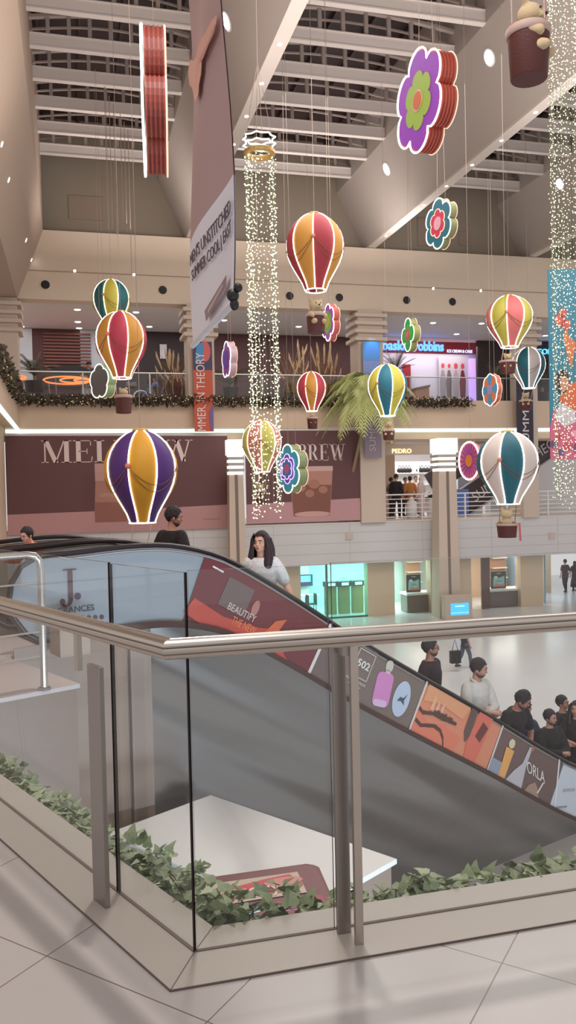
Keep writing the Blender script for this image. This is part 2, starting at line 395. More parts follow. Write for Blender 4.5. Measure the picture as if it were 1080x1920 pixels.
# ---------------------------------------------------------------- ceiling beams, trusses, roof
ZA, ZB = 14.55, 12.15
for i, (xa, xb) in enumerate(((3.79,4.83), (11.55,12.71), (19.35,20.55))):
    mb = MB().prism([(xa,YF+.7,16.8), (xa,YF+.7,ZA), (xb,YF+.7,ZB), (xb+.06,YF+.7,ZB-.02), (xb+.4,YF+.7,16.8)], V((0,-30,0)))
    struct('ceiling_beam', mb, BEAM, ['sloping ceiling beam behind the tall banner', 'sloping ceiling beam behind the purple flower', 'sloping ceiling beam at the right light curtain'][i])
    mb = MB().box((xb,4.7,ZB-.08), (xb+.36,YF+.7,ZB+.02)); struct('trim_%d' % (9+i), mb, BEAMLIP, 'lower lip of a ceiling beam, colour paled as if lit by its spotlights')
bays = ((-.9,3.85), (5.18,11.6), (13.05,19.4), (20.95,27))
BN = ('left ceiling bay', 'middle ceiling bay', 'right ceiling bay', 'far right ceiling bay')
for bi, (x0, x1) in enumerate(bays):
    for k in range(11 if bi < 3 else 3):
        y = 32.75-1.92*k; mb = MB(); w = x1-x0
        mb.box((x0,y,ZA), (x1,y+.14,ZA+.34)); mb.box((x0,y-.03,ZA+.34), (x1,y+.17,ZA+.37)); mb.box((x0,y-.03,ZA-.02), (x1,y+.17,ZA+.02))
        n = 8 if w < 5.5 else 9; top = lambda t: ZA+.82+.26*math.sin(PI*min(1, max(0, t)))
        for j in range(n+1):
            t = j/n; x = x0+w*t; mb.box((x-.055,y+.02,ZA+.36), (x+.055,y+.12,top(t)), 1)
        pts = [(x0+w*j/12, y+.08, top(j/12)) for j in range(13)]; mb.tube(pts, .085, 6, 1)
        pts = [(x0+w*j/12, y+.5, top(j/12)-.12) for j in range(13)]; mb.tube(pts, .04, 5, 1)
        if bi < 3 or k < 3: struct('ceiling_truss', mb, [TRUSS, TRUSSD], 'white roof truss number %d from the far wall in the %s' % (k+1, BN[bi]))
rf = MB().box((-3,6,16.7), (27,YF+1,16.9))
for x in np.arange(-2, 27, 1.3): rf.box((x,6,16.5), (x+.08,YF+.7,16.7))
struct('ceiling_roof', rf, ROOF, 'dark glazed roof above the white trusses')
# ---------------------------------------------------------------- shops of the upper floor (back wall)
Y2 = 40.0
def bk(name, x0p, x1p, m, label, y0p=None, Y=Y2, z0=ZL2, z1=ZFB, d=.2, z=None):
    a, b = at(x0p, 700, Y=Y).x, at(x1p, 700, Y=Y).x
    return s_box(name, (a,Y,z0), (b,Y+d,z1), m, label)
LAV = mat('pale_lilac_wall', (206,204,214), .6)
MAROON = mat('maroon_interior', (84,48,46), .6)
bk('wall_back_white', 0, 62, mat('pale_grey_wall', (200,204,208), .6), 'pale wall at the left end of the upper floor')
bk('wall_back_slatted', 62, 152, MAROON, 'dark wall behind the horizontal slats')
sl = MB(); a, b = at(62,0,Y=Y2).x, at(152,0,Y=Y2).x
for i in range(16): sl.box((a,Y2-.08,ZL2+1.35+i*.15), (b,Y2,ZL2+1.42+i*.15))
struct('trim_12', sl, mat('reddish_slats', (128,72,58), .5), 'reddish horizontal slats on the dark wall')
sa = MB(); sa.tube([at(92+74*t/10, 712-60*math.sin(PI*t/10), Y=Y2-.15) for t in range(11)], .35, 6); 
bk('wall_back_panel', 152, 200, mat('pale_grey_panel', (196,198,202), .6), 'pale wall panel beside the slatted wall')
bk('wall_back_dark', 200, 356, DARK, 'dark shopfront left of the orange banner')
bk('wall_back_maroon', 356, 716, MAROON, 'dark maroon shopfront behind the tall grasses')
bk('wall_shop_interior', 716, 896, LAV, 'pale lilac back wall of the ice cream shop', Y=41.5)
bk('wall_back_right', 896, 1120, DARK, 'dark shopfront of the coffee shop')
# ---------------------------------------------------------------- middle floor back, ground floor shops
bk('wall_middle_back', 640, 1120, mat('middle_back_wall', (214,208,206), .5), 'pale back wall of the middle floor', Y=41.8, z0=.1, z1=ZSB)
mf = MB(); p, q = at(716,828,Y=34.6), at(858,851,Y=34.6)
mf.box((p.x,34.6,p.z), (q.x+8,34.8,ZSB-.02)); struct('wall_shop_header', mf, BEIGE, 'beige header above the shoe shop')
s_box('wall_shop_pier', (at(712,0,Y=37).x-.6,37,.1), (at(724,0,Y=37).x,37.5,ZSB), BEIGE, 'beige pier beside the shoe shop')
YG = 34.5
def gw(x0p, x1p, m, label, y=YG, d=.5): 
    a, b = at(x0p,1110,Y=y).x, at(x1p,1110,Y=y).x; return s_box('wall_ground', (a,y,ZG), (b,y+d,ZP+.1), m, label)
SANDW = mat('sand_stone_wall', (214,190,162), .5)
gw(690, 740, SANDW, 'sand coloured pier between the cyan shop and the display window'); gw(808, 884, SANDW, 'sand coloured pier behind the screen stand'); gw(977, 1019, SANDW, 'sand coloured pier beside the passage')
s_box('wall_ground_far_left', (-8,YG,ZG), (at(540,0,Y=YG).x,YG+.5,ZP+.1), SANDW, 'sand wall behind the escalator')
s_box('ceiling_ground', (-8,YF+.3,ZP+.02), (XR,44,ZP+.3), SOFFIT, 'white ceiling over the ground floor shops')
s_box('wall_ground_back', (6,38.5,ZG), (at(820,0,Y=38.5).x,38.7,ZP+.1), mat('pale_cyan_wall', (200,222,218), .5), 'pale back wall of the cyan lit shop')
s_box('wall_window_back', (at(820,0,Y=38.5).x,38.5,ZG), (at(1018,0,Y=38.5).x,38.7,ZP+.1), mat('warm_shop_wall', (206,176,150), .5), 'warm back wall behind the display windows')
s_box('wall_passage', (at(1010,0,Y=41).x,43,ZG), (XR,43.2,ZP+.1), mat('cool_passage_wall', (178,190,196), .5), 'cool grey end wall of the passage')
s_box('wall_passage_side', (at(1019,0,Y=YG).x-.1,YG+.5,ZG), (at(1019,0,Y=YG).x,43,ZP+.1), mat('bluish_passage_side', (150,176,186), .3), 'bluish side wall of the passage')
# slim lamp columns standing in front of the parapet
def lamp_column(xp, w, label, group):
    xc = at(xp, 900, Y=33.2).x; y = 33.2; zt = 3.0
    t = thing('lamp_column', (xc, y, ZG), label, 'column', group)
    mb = MB(); n = 6
    prof = [(ZG, w*.60), (0, w*.52), (2.3, w*.47)]
    for (z0, a), (z1, b) in zip(prof, prof[1:]):
        vs = [(xc-a,y-a*.8,z0), (xc+a,y-a*.8,z0), (xc+a,y+a*.8,z0), (xc-a,y+a*.8,z0), (xc-b,y-b*.8,z1), (xc+b,y-b*.8,z1), (xc+b,y+b*.8,z1), (xc-b,y+b*.8,z1)]
        mb.add(vs, [(3,2,1,0),(4,5,6,7),(0,1,5,4),(1,2,6,5),(2,3,7,6),(3,0,4,7)])
    mb.build('shaft', CREAM, t)
    gg = MB()
    for (z0, a), (z1, b) in zip(prof, prof[1:]): gg.prism([(xc-.06,y-a*.8-.015,z0), (xc+.06,y-a*.8-.015,z0), (xc+.06,y-b*.8-.015,z1), (xc-.06,y-b*.8-.015,z1)], V((0,.05,0)))
    gg.build('groove', mat('groove_grey', (128,112,102), .6), t)
    lo = MB()
    for i in range(3): lo.box((xc-w*.53,y-w*.5,2.42+i*.24), (xc+w*.53,y+w*.5,2.54+i*.24))
    lo.build('louvre', mat('louvre_metal', (188,178,172), .4), t)
    MB().box((xc-w*.45,y-w*.42,2.3), (xc+w*.45,y+w*.42,3.1)).build('lamp_core', mat('warm_core', (255,244,226), .5, emit=1.6), t)
    MB().box((xc-w*.53,y-w*.5,3.1), (xc+w*.53,y+w*.5,3.72)).build('lamp_head', mat('lamp_head_glow', (250,246,238), .5, emit=1.1), t)
lamp_column(441, .62, 'cream lamp column in front of the coffee hoarding', 'lamp columns by the parapet')
lamp_column(833, .86, 'cream lamp column beside the shoe shop, screen stand at its foot', 'lamp columns by the parapet')
# ================================================================ glass railing round the opening
def sweep_rail(mb, a, da, L, mitre_dir, inward):
    """handrail bar from corner a along da, mitred at the corner; inward = horizontal direction towards the glass"""
    prof = [(0,.012),(.004,.002),(.012,-.003),(.03,-.004),(.05,-.004),(.066,0),(.075,.01),(.078,.024),(.076,.03),(.079,.036),(.075,.05),(.062,.057),(.045,.059),(.041,.0565),(.034,.059),(.016,.057),(.005,.052),(.0,.047),(-.003,.042),(.005,.039),(.005,.037),(-.003,.034),(-.004,.026),(-.003,.020),(.005,.018),(.005,.016)]
    z0 = 1.058; vs = []; n = len(prof)
    for end in (0, 1):
        for q, z in prof:
            p = a+inward*q
            if end == 0:                          # slide along the rail to the mitre plane
                t = isect(p, da, a, mitre_dir); p = V((t.x,t.y,0))
            else: p = p+da*L
            vs.append((p.x,p.y,z0+z))
    fs = [(j, (j+1) % n, n+(j+1) % n, n+j) for j in range(n)]+[tuple(range(n)), tuple(range(2*n-1,n-1,-1))]
    mb.add(vs, fs); return mb
def pane(name, a, b, z0, z1, par, th=.012):
    d = (b-a).normalized(); n = V((-d.y,d.x,0))*th/2
    mb = MB(); p = [a-n, b-n, b+n, a+n]
    lo = [V((q.x,q.y,z0)) for q in p]; hi = [V((q.x,q.y,z1)) for q in p]
    mb.add(lo+hi, [(0,1,5,4),(2,3,7,6)], 0); mb.add(lo+hi, [(1,2,6,5),(3,0,4,7),(4,5,6,7),(3,2,1,0)], 1)
    return mb.build(name, [GLASS, GLASSEDGE], par)
RD = V((1,0,0)); NR = V((0,1,0)); NL = -LN
MIT = (IC-SC).normalized(); HC = SC+V((.006,.0,0))
gbR = thing('glass_railing', GC, 'clear glass railing with steel handrail running to the right over the stone kerb', 'railing')
gbL = thing('glass_railing', GC+LD*.02, 'clear glass railing with steel handrail running away on the left', 'railing')
sharp(sweep_rail(MB(), HC, RD, 6, MIT, NR).build('handrail', STEEL, gbR), 25)
sharp(sweep_rail(MB(), HC, LD, 4.05, MIT, NL).build('handrail', STEEL, gbL), 25)
xj = at(623, 1400, Y=GC.y).x
pane('glass_pane', GC+RD*.008, V((xj-.006,GC.y,0)), .0, 1.318, gbR)
pane('glass_pane', V((xj+.008,GC.y,0)), V((xj+2.1,GC.y,0)), .0, 1.322, gbR); pane('glass_pane', V((xj+2.12,GC.y,0)), V((xj+4.2,GC.y,0)), .0, 1.322, gbR)
pane('glass_pane', GC, GC+LD*.553, .0, 1.312, gbL); pane('glass_pane', GC+LD*.568, GC+LD*2.7, .0, 1.316, gbL); pane('glass_pane', GC+LD*2.715, GC+LD*3.95, .0, 1.316, gbL)
def post(p, d, inw, par, w1, w2, h1, h2, off):
    # two steel flats: a wide one by the glass and a slim one towards the walkway, joined under the handrail
    pl = MB().obox(p+inw*off-d*w1/2, d*w1, inw*.022, V((0,0,h1))); q = bevel(pl.build('post', STEELD, par), .003)
    MB().obox(p+inw*(off-.085)+d*(w1/2-.012), d*w2, inw*.02, V((0,0,h2))).build('post_fin', STEEL, q)
    MB().obox(p+inw*(off-.07)-d*.01, d*.03, inw*.08, V((0,0,.03))).build('bracket', STEELD, q).location.z += h1-.05
PX = at(641, 1745, Z=0)
post(V((PX.x,SC.y,0)), RD, NR, gbR, .050, .028, 1.06, 1.06, .155)
post(V((PX.x+2.1,SC.y,0)), RD, NR, gbR, .050, .028, 1.06, 1.06, .155)
lp = at(182, 1700, Z=0); t = (lp-SC).dot(LD)
pL = MB().obox(SC+LD*(t-.05)+NL*.075, LD*.105, NL*.022, V((0,0,.93))); q = bevel(pL.build('post', STEELD, gbL), .003)
MB().obox(SC+LD*(t+.015)+NL*.02, LD*.03, NL*.02, V((0,0,.14))).build('post_fin', STEEL, q).location.z += .915
pL = MB().obox(SC+LD*(t+1.9)+NL*.075, LD*.075, NL*.022, V((0,0,1.05))); bevel(pL.build('post', STEELD, gbL), .003)
# ---------------------------------------------------------------- ivy beyond the kerb
def leaf(mb, c, size, rnd, mi):
    pts = [(0,0),(.22,-.12),(.5,.05),(.42,.3),(.28,.42),(.16,.72),(0,1),(-.16,.72),(-.28,.42),(-.42,.3),(-.5,.05),(-.22,-.12)]
    a, e = rnd.uniform(0, 2*PI), rnd.uniform(-.2, 1.2)
    u = V((math.cos(a), math.sin(a), 0)); w = V((-math.sin(a)*math.cos(e), math.cos(a)*math.cos(e), math.sin(e))); n = u.cross(w)
    vs = [c+u*x*size+w*y*size+n*(abs(x)*.35-.25*y*y)*size for x, y in pts]+[c+w*.4*size-n*.05*size]
    mb.add(vs, [(i, (i+1) % 12, 12) for i in range(12)], mi)
IV = [mat('ivy_green', (144,154,118), .5), mat('ivy_dark_green', (108,122,88), .5), mat('ivy_pale_green', (172,182,146), .5)]
IVS = mat('ivy_stem', (84,70,52), .7)
def ivy(name, a, d, L, out, label, n, hfun, seed):
    rnd = random.Random(seed); mb = MB()
    for i in range(n):
        s = rnd.uniform(0, L); h = hfun(s); o = rnd.uniform(.015, .17)
        z = rnd.uniform(-.22, h); s2 = rnd.uniform(.04, .075)
        leaf(mb, a+d*s+out*o+V((0,0,z)), s2, rnd, rnd.choice((0,0,0,1,2)))
    for k in range(int(L*9)):
        s = rnd.uniform(0, L); p = a+d*s+out*.08
        mb.tube([p+V((0,0,-.25)), p+V((rnd.uniform(-.05,.05), rnd.uniform(-.03,.03), -.05)), p+V((rnd.uniform(-.08,.08), rnd.uniform(-.03,.05), hfun(s)*.8))], .003, 4, 3)
    o = solo(name, mb, IV+[IVS], label, 'ivy', smooth=False, kind='stuff'); return o
wob = lambda s, b: b+.03*math.sin(s*9)+.025*math.sin(s*23+1)
ivy('ivy_foliage', IC+RD*.0, RD, 3.4, NR, 'green ivy trailing behind the right hand glass railing', 1900, lambda s: wob(s,.03)*(1 if s < .35 else .45)-(0 if s < .35 else .02), 3)
ivy('ivy_foliage', IC+LD*.02, LD, 3.6, -LN, 'green ivy trailing behind the left hand glass railing', 2000, lambda s: wob(s,.045)*(1 if s < .8 else .3)-(0 if s < .8 else .035), 4)
# ---------------------------------------------------------------- railing on the landing
lr = thing('landing_railing', LB-LDIR*.35, 'steel tube railing with curved end at the escalator landing', 'railing')
rp = at(83, 1293, Z=0); r0 = rp+V((0,0,0)); HR = 1.115
top = [r0-LDIR*6+V((0,0,HR)), r0-LDIR*.12+V((0,0,HR)), r0-LDIR*.05+V((0,0,HR-.012)), r0-LDIR*.012+V((0,0,HR-.05)), r0+V((0,0,HR-.13)), r0+V((0,0,.6)), r0]
sharp(MB().tube(top, .029, 12).build('top_rail', STEEL, lr))
for i, z in enumerate((.28,.48,.68,.88)):
    sharp(MB().tube([r0-LDIR*6+V((0,0,z)), r0+V((0,0,z))], .008, 8).build('rail', STEEL, lr))
for k in (1.6, 3.2): sharp(MB().tube([r0-LDIR*k, r0-LDIR*k+V((0,0,HR))], .022, 10).build('post', STEEL, lr))
for k in (0, 1.6): sharp(MB().lathe([(0,.02),(.05,.02),(.055,0)], r0-LDIR*k, 14).build('foot_plate', STEELD, lr))
# ---------------------------------------------------------------- escalators
HP = [(.14,.98),(.99,1.02),(1.5,1.0),(2.05,.87),(2.4,.71),(3.08,.31),(4.21,-.40),(6.5,-1.722),(8.75,-3.02),(9.4,-3.1),(10.3,-3.1)]
def hz(s):
    s = min(max(s, HP[0][0]), HP[-1][0]); i = max(k for k in range(len(HP)-1) if HP[k][0] <= s)
    m = lambda k: 0 if k in (0, len(HP)-1) else (HP[k+1][1]-HP[k-1][1])/(HP[k+1][0]-HP[k-1][0])
    (x0,y0),(x1,y1) = HP[i],HP[i+1]; h = x1-x0; t = (s-x0)/h
    return (2*t**3-3*t**2+1)*y0+(t**3-2*t*t+t)*h*m(i)+(-2*t**3+3*t*t)*y1+(t**3-t*t)*h*m(i+1)
NEW = [(.16,.075),(.02,.10),(-.14,.20),(-.25,.36),(-.30,.55),(-.27,.72),(-.17,.88),(-.02,.96)]   # newel loop
dk = lambda s: hz(s)-.86
def atE(px, py, o=0):
    c = ((px-540)/FOC, (py-960)/FOC, 1.0); d = V([sum(CAMM[i][k]*c[k] for k in range(3)) for i in range(3)])
    P0 = EO+EW*o; t = (P0-EYE).dot(EW)/d.dot(EW); p = EYE+d*t; return (p-P0).dot(EE), p.z
RUB = mat('black_handrail_rubber', (34,22,24), .28)
PANELW = mat('pale_film_panel', (146,152,158), .3); EGLASS = glass_mat('escalator_glass', (.80,.84,.86,1))
TAUPE = mat('taupe_cladding', (148,126,110), .3, bump=(1.5,.06)); SKIRT = mat('brown_deck_trim', (84,60,56), .35, metal=.4)
STEP = mat('grooved_step_metal', (96,88,88), .45, metal=.8)
def clad_mat():
    m = mat('brushed_cladding', (146,144,143), .28, metal=.95); nt = m.node_tree; b = nt.nodes['Principled BSDF']
    tc = nt.nodes.new('ShaderNodeTexCoord'); vr = nt.nodes.new('ShaderNodeCombineXYZ'); c30, s30 = math.cos(R(30)), math.sin(R(30))
    for k, (vec, sc_) in enumerate(((EE*c30-V((0,0,s30)), .13), (EE*s30+V((0,0,c30)), 1.05))):   # sheet metal brushed along the incline
        dp = nt.nodes.new('ShaderNodeVectorMath'); dp.operation = 'DOT_PRODUCT'; dp.inputs[1].default_value = tuple(vec*sc_)
        nt.links.new(tc.outputs['Object'], dp.inputs[0]); nt.links.new(dp.outputs['Value'], vr.inputs[k])
    n = nt.nodes.new('ShaderNodeTexNoise'); n.inputs['Scale'].default_value = 1.3; n.inputs['Detail'].default_value = 1.0; nt.links.new(vr.outputs[0], n.inputs['Vector'])
    bp = nt.nodes.new('ShaderNodeBump'); bp.inputs['Strength'].default_value = 1.0; bp.inputs['Distance'].default_value = .22
    nt.links.new(n.outputs['Fac'], bp.inputs['Height']); nt.links.new(bp.outputs[0], b.inputs['Normal'])
    n2 = nt.nodes.new('ShaderNodeTexNoise'); n2.inputs['Scale'].default_value = 2.5; nt.links.new(vr.outputs[0], n2.inputs['Vector'])
    mr = nt.nodes.new('ShaderNodeMapRange'); mr.inputs['To Min'].default_value = .16; mr.inputs['To Max'].default_value = .32
    nt.links.new(n2.outputs['Fac'], mr.inputs[0]); nt.links.new(mr.outputs[0], b.inputs['Roughness']); return m
CLAD = clad_mat()
SS = list(np.arange(.14, 10.31, .17))
E0 = E; STEPD = 1.2
def escalator(label, o0, adverts, ds=0):
    E = lambda s, z, o=0: E0(s+ds, z, o)
    t = thing('escalator', E(.5, 0, o0+.6), label, 'escalator', None)
    for side, o in (('near', o0), ('far', o0+1.25)):
        path = [E(s, z, o) for s, z in NEW]+[E(s, hz(s), o) for s in SS]+[E(10.5,-3.2,o), E(10.58,-3.4,o), E(10.5,-3.65,o), E(10.3,-3.75,o)]
        h = MB().tube(path, .042, 10, flat=.72, up=(0,0,1)); sharp(h.build('handrail', RUB, t))
        br = MB().tube([E(s, z-.055 if s > .15 else z, o) if s > -.05 else E(s+.05, z*.9+.05, o) for s, z in [(q, hz(q)) for q in SS]], .014, 6); sharp(br.build('rail_trim', STEEL, t))
        g = MB(); top = [(s, z) for s, z in NEW[1:]]+[(s, hz(s)-.03) for s in SS]; bot = [(s, dk(s)) for s in SS[::-1]]
        for th in (0,):
            up = [(s, hz(s)-.03) for s in SS]; vs = []; fs = []
            for s, z in up: vs += [E(s,dk(s),o), E(s,z,o)]
            fs = [(2*i, 2*i+2, 2*i+3, 2*i+1) for i in range(len(up)-1)]
            g.add(vs, fs)
        k = [(.14,dk(.14))]+NEW[1:]+[(.14,hz(.14)-.03)]
        g.prism([E(s,z,o) for s, z in k], EW*.004)
        gl = g.build('glass_balustrade', PANELW if (side == 'near' and adverts) else EGLASS, t)
        d = MB(); dv = [];                      # deck trim
        for s in SS: dv += [E(s,dk(s)+.02,o-.07), E(s,dk(s)+.02,o+.07), E(s,dk(s)-.05,o+.07), E(s,dk(s)-.05,o-.07)]
        d.add(dv, [(4*i+a, 4*i+4+a, 4*i+4+(a+1) % 4, 4*i+(a+1) % 4) for i in range(len(SS)-1) for a in range(4)]); d.build('deck_trim', SKIRT, t)
        c = MB(); f = -1 if side == 'near' else 1; oo = o+f*.06
        S2 = [s for s in SS if s > 1.15 and s < 9.9]; cv = []
        for s in S2: cv += [E(s,dk(s)-.03,oo), E(s,ZG,oo)]
        c.add(cv, [((2*i, 2*i+1, 2*i+3, 2*i+2) if f < 0 else (2*i, 2*i+2, 2*i+3, 2*i+1)) for i in range(len(S2)-1)]); c.build('side_cladding', CLAD, t)
        c = MB().prism([E(-.28,.07,oo), E(1.2,dk(1.2)-.03,oo), E(1.2,ZG,oo), E(-.28,ZG,oo)], EW*-f*.03); c.build('end_cladding', TAUPE, t)
    # steps between the skirts
    st = MB(); prof = [(.2,.0)]; s = 1.9
    prof = [(.1,.02),(1.75,.02)]
    z = .02; s = 1.75
    while z > ZG+.2:
        h = max(.02, min(.2, z-(hz(s+.35)-STEPD))); z -= h; prof += [(s, z), (s+.36, z)]; s += .36
    prof += [(10.6, ZG+.02)]
    a = [E(p, q, o0+.1) for p, q in prof]; b = [E(p, q, o0+1.15) for p, q in prof]
    st.add(a+b, [(i, i+1, len(a)+i+1, len(a)+i) for i in range(len(a)-1)]); so = st.build('step_band', STEP, t)
    return t, prof
esc, STEPS = escalator('near escalator with black handrails, its glass side covered in posters', 0, True)
esc2, _ = escalator('second escalator behind, clear glass sided with black handrails', 1.6, False)
# the head plate box below the newel
tb = MB(); p = [at(107,1200,Z=.0), at(166,1196,Z=.0)]
ha, hb = atE(107, 1230, -.35), atE(163, 1230, -.35)
solo('floor_box', MB().obox(E(ha[0],.0,-.45), EE*(hb[0]-ha[0]), EW*.3, V((0,0,.36))), mat('taupe_box', (170,148,130), .4), 'low taupe metal box at the head of the near escalator', 'box')
solo('cladding_pilaster', MB().obox(E(atE(240,1400)[0],ZG,-.13), EE*.24, EW*.06, V((0,0,3.98))), mat('dark_taupe_pilaster', (150,132,120), .35), 'dark taupe vertical strip on the wall below the escalator head', 'cladding')
# posters on the near balustrade: child parts of the escalator, each with its printed shapes
PD = -.012
def s_of(px, lo=1.2, hi=10):                # s along the handrail where it crosses the photo column px
    for _ in range(40):
        m = (lo+hi)/2; p = E(m, hz(m)); c = p-EYE
        x = 540+FOC*sum(CAMM[i][0]*c[i] for i in range(3))/sum(CAMM[i][2]*c[i] for i in range(3))
        if x < px: lo = m
        else: hi = m
    return lo
LEAN = .42
def poster(name, px0, px1, col, label, lean0=LEAN, lean1=LEAN):
    s0, s1 = s_of(px0), s_of(px1); mb = MB(); n = 14; T = []; B = []
    for i in range(n+1):
        f = i/n; st = s0+(s1-s0)*f; sb = (s0-lean0*.84)+((s1-lean1*.84)-(s0-lean0*.84))*f
        T.append((st, hz(st)-.07)); B.append((sb, dk(sb)+.01))
    vs = []
    for (a, b), (c, d) in zip(T, B): vs += [E(a,b,PD), E(c,d,PD), E(a,b,PD-.006), E(c,d,PD-.006)]
    fs = []
    for i in range(n): k = 4*i; fs += [(k+2,k+3,k+7,k+6),(k+1,k,k+4,k+5),(k,k+2,k+6,k+4),(k+3,k+1,k+5,k+7)]
    fs += [(0,1,3,2),(4*n+2,4*n+3,4*n+1,4*n)]
    mb.add(vs, fs); o = mb.build(name, pm(col, .3), esc); o['label'] = label
    # print frame: origin mid-left, x along the slope, y up the perpendicular-to-slope
    sm = (s0+s1)/2; sl = (hz(s1)-hz(s0))/(s1-s0); 
    u = (EE+V((0,0,sl))).normalized(); pl = Plane2(E(T[0][0]*.5+B[0][0]*.5, T[0][1]*.5+B[0][1]*.5, PD-.006), u, V((0,0,1)))
    return o, pl, (s1-s0)*math.sqrt(1+sl*sl)
def prt(name, mb, col, par, label=None, rough=.35):
    o = mb.build(name, pm(col, rough), par)
    if label: o['label'] = label
    return o
# frame of the pale J panel
jp = Plane2(E(0,0,-.008), EE, V((0,0,1)))
def jy(px, py): s, z = atE(px, py); return s, z
a, b = jy(112,1068), jy(145,1135)
jm = serif_mb('J', jp, jy(112,1100)[0], jy(128,1131)[1], jy(128,1067)[1]-jy(128,1131)[1], width=jy(143,1100)[0]-jy(112,1100)[0])
jo = prt('emblem', jm, (74,34,46), esc, 'maroon capital J with a dot on the pale panel')
dm = MB(); x, z = jy(145,1118); jp.ell(dm, x, z, .035, .035); prt('emblem_dot', dm, (70,40,70), jo)
tx = text_mb('FRAGRANCES', E(jy(88,1151)[0]-.05, jy(88,1153)[1], -.01), EE, (0,0,1), .065, .003, jy(174,1140)[0]-jy(80,1150)[0]+.02); prt('lettering', tx, (70,60,70), jo)
ic = MB()
for i in range(9):
    x, z = jy(190-12*i, 1157+.4*i); jp.ell(ic, x, z, .024, .024)
prt('icon_row', ic, (66,50,60), jo)
fr = MB().tube([E(s,dk(s)+.0,-.015) for s in SS if s < 2.1], .012, 6); prt('panel_trim', fr, (92,68,70), esc)
# maroon poster
o, pl, L = poster('poster', 382, 614, (112,50,54), 'maroon and red poster with blurred orange lettering', .36, LEAN)
mb = MB(); pl.rect(mb, .36, -.02, .75, .33); prt('print', mb, (112,92,88), o)
mb = MB(); pl.poly(mb, [(.0,-.28),(.05,-.08),(.5,-.12),(1.0,-.05),(1.3,.05),(1.5,-.2),(1.85,-.36),(1.2,-.36),(.6,-.36)], .005); prt('print', mb, (190,78,66), o)
mb = MB(); pl.poly(mb, [(1.2,.12),(1.34,.2),(1.26,-.1),(1.1,-.3),(.98,-.32)], .007); prt('print', mb, (206,104,72), o)
prt('lettering', text_mb('BEAUTIFY', pl.p(.5,-.02,.008), pl.u, pl.v, .09, .002, .42), (208,190,180), o)
prt('lettering', text_mb('THE NEW', pl.p(.62,-.15,.012), pl.u, pl.v, .10, .002, .36), (226,130,80), o)
mb = MB(); pl.ell(mb, .86, .14, .05, .10); prt('print', mb, (176,120,110), o)
mb = MB(); pl.rect(mb, .1, .33, .26, .35); prt('print', mb, (226,216,212), o)
# narrow dark poster behind the post
o, pl, L = poster('poster', 616, 656, (114,96,92), 'narrow dark brown poster strip next to the railing post')
mb = MB(); pl.rect(mb, -.02, -.40, .025, .40); prt('poster_edge', mb, (222,210,204), o)
# 502 poster
o, pl, L = poster('poster', 656, 796, (124,106,98), 'brown poster with number 502 and two perfume bottles')
q = Plane2(pl.o, (pl.u*.94+pl.v*.34).normalized(), V((0,0,1)))
cx, cy = .36, .13; K = .155
mb = MB()
for x0, y0, x1, y1 in ((-K,K*1.1,K,K*1.1+.015), (-K,-K*1.2,K,-K*1.2+.015), (-K,-K*1.2,-K+.015,K*1.1), (K-.015,-K*1.2,K,K*1.1)): pl.rect(mb, cx+x0, cy+y0, cx+x1, cy+y1)
prt('print_frame', mb, (192,178,168), o)
prt('lettering', text_mb('502', pl.p(cx,cy-.045,.008), pl.u, pl.v, .10, .002, .23, 'C', bold=.02), (226,220,214), o)
prt('lettering', text_mb('FRAGRANCE', pl.p(cx,cy+.225,.008), pl.u, pl.v, .030, .002, .32, 'C'), (178,164,156), o)
prt('lettering', text_mb('MADE OF PRIDE', pl.p(cx-.02,cy-.255,.008), pl.u, pl.v, .036, .002, .36, 'C'), (206,196,188), o)
prt('lettering', text_mb('FOR WOMEN', pl.p(cx-.02,cy-.305,.008), pl.u, pl.v, .022, .002, .22, 'C'), (206,196,188), o)
def rrect(pl, mb, x, y, w, h, r, d=.005, rot=0, n=5):
    pts = []
    for sx, sy, a0 in ((1,1,0),(-1,1,90),(-1,-1,180),(1,-1,270)):
        for i in range(n+1):
            a = R(a0+90*i/n); pts.append((sx*(w/2-r)+r*math.cos(a), sy*(h/2-r)+r*math.sin(a)))
    c, s = math.cos(rot), math.sin(rot)
    pl.poly(mb, [(x+a*c-b*s, y+a*s+b*c) for a, b in pts], d); return mb
tl = R(12)
b1 = prt('bottle_print', rrect(pl, MB(), .83, -.03, .30, .46, .08, rot=tl), (214,136,190), o, 'pink perfume bottle printed on the brown poster')
mb = MB(); rrect(pl, mb, .79, .29, .13, .15, .055, .007, tl); pl.rect(mb, .76, .19, .84, .24, .007); prt('bottle_cap', mb, (206,198,184), b1)
mb = MB(); rrect(pl, mb, .86, -.21, .24, .09, .04, .009, tl); prt('bottle_base', mb, (218,186,214), b1)
mb = MB(); pl.ell(mb, 1.20, -.02, .155, .245, .007, rot=.12); b2 = prt('bottle_print', mb, (190,200,218), o, 'oval pale blue perfume bottle printed on the brown poster')
mb = MB(); pl.poly(mb, [(1.13,-.07),(1.17,.0),(1.23,.0),(1.27,.07),(1.25,-.03),(1.28,-.08),(1.20,-.05)], .012); prt('bottle_emblem', mb, (70,84,104), b2)
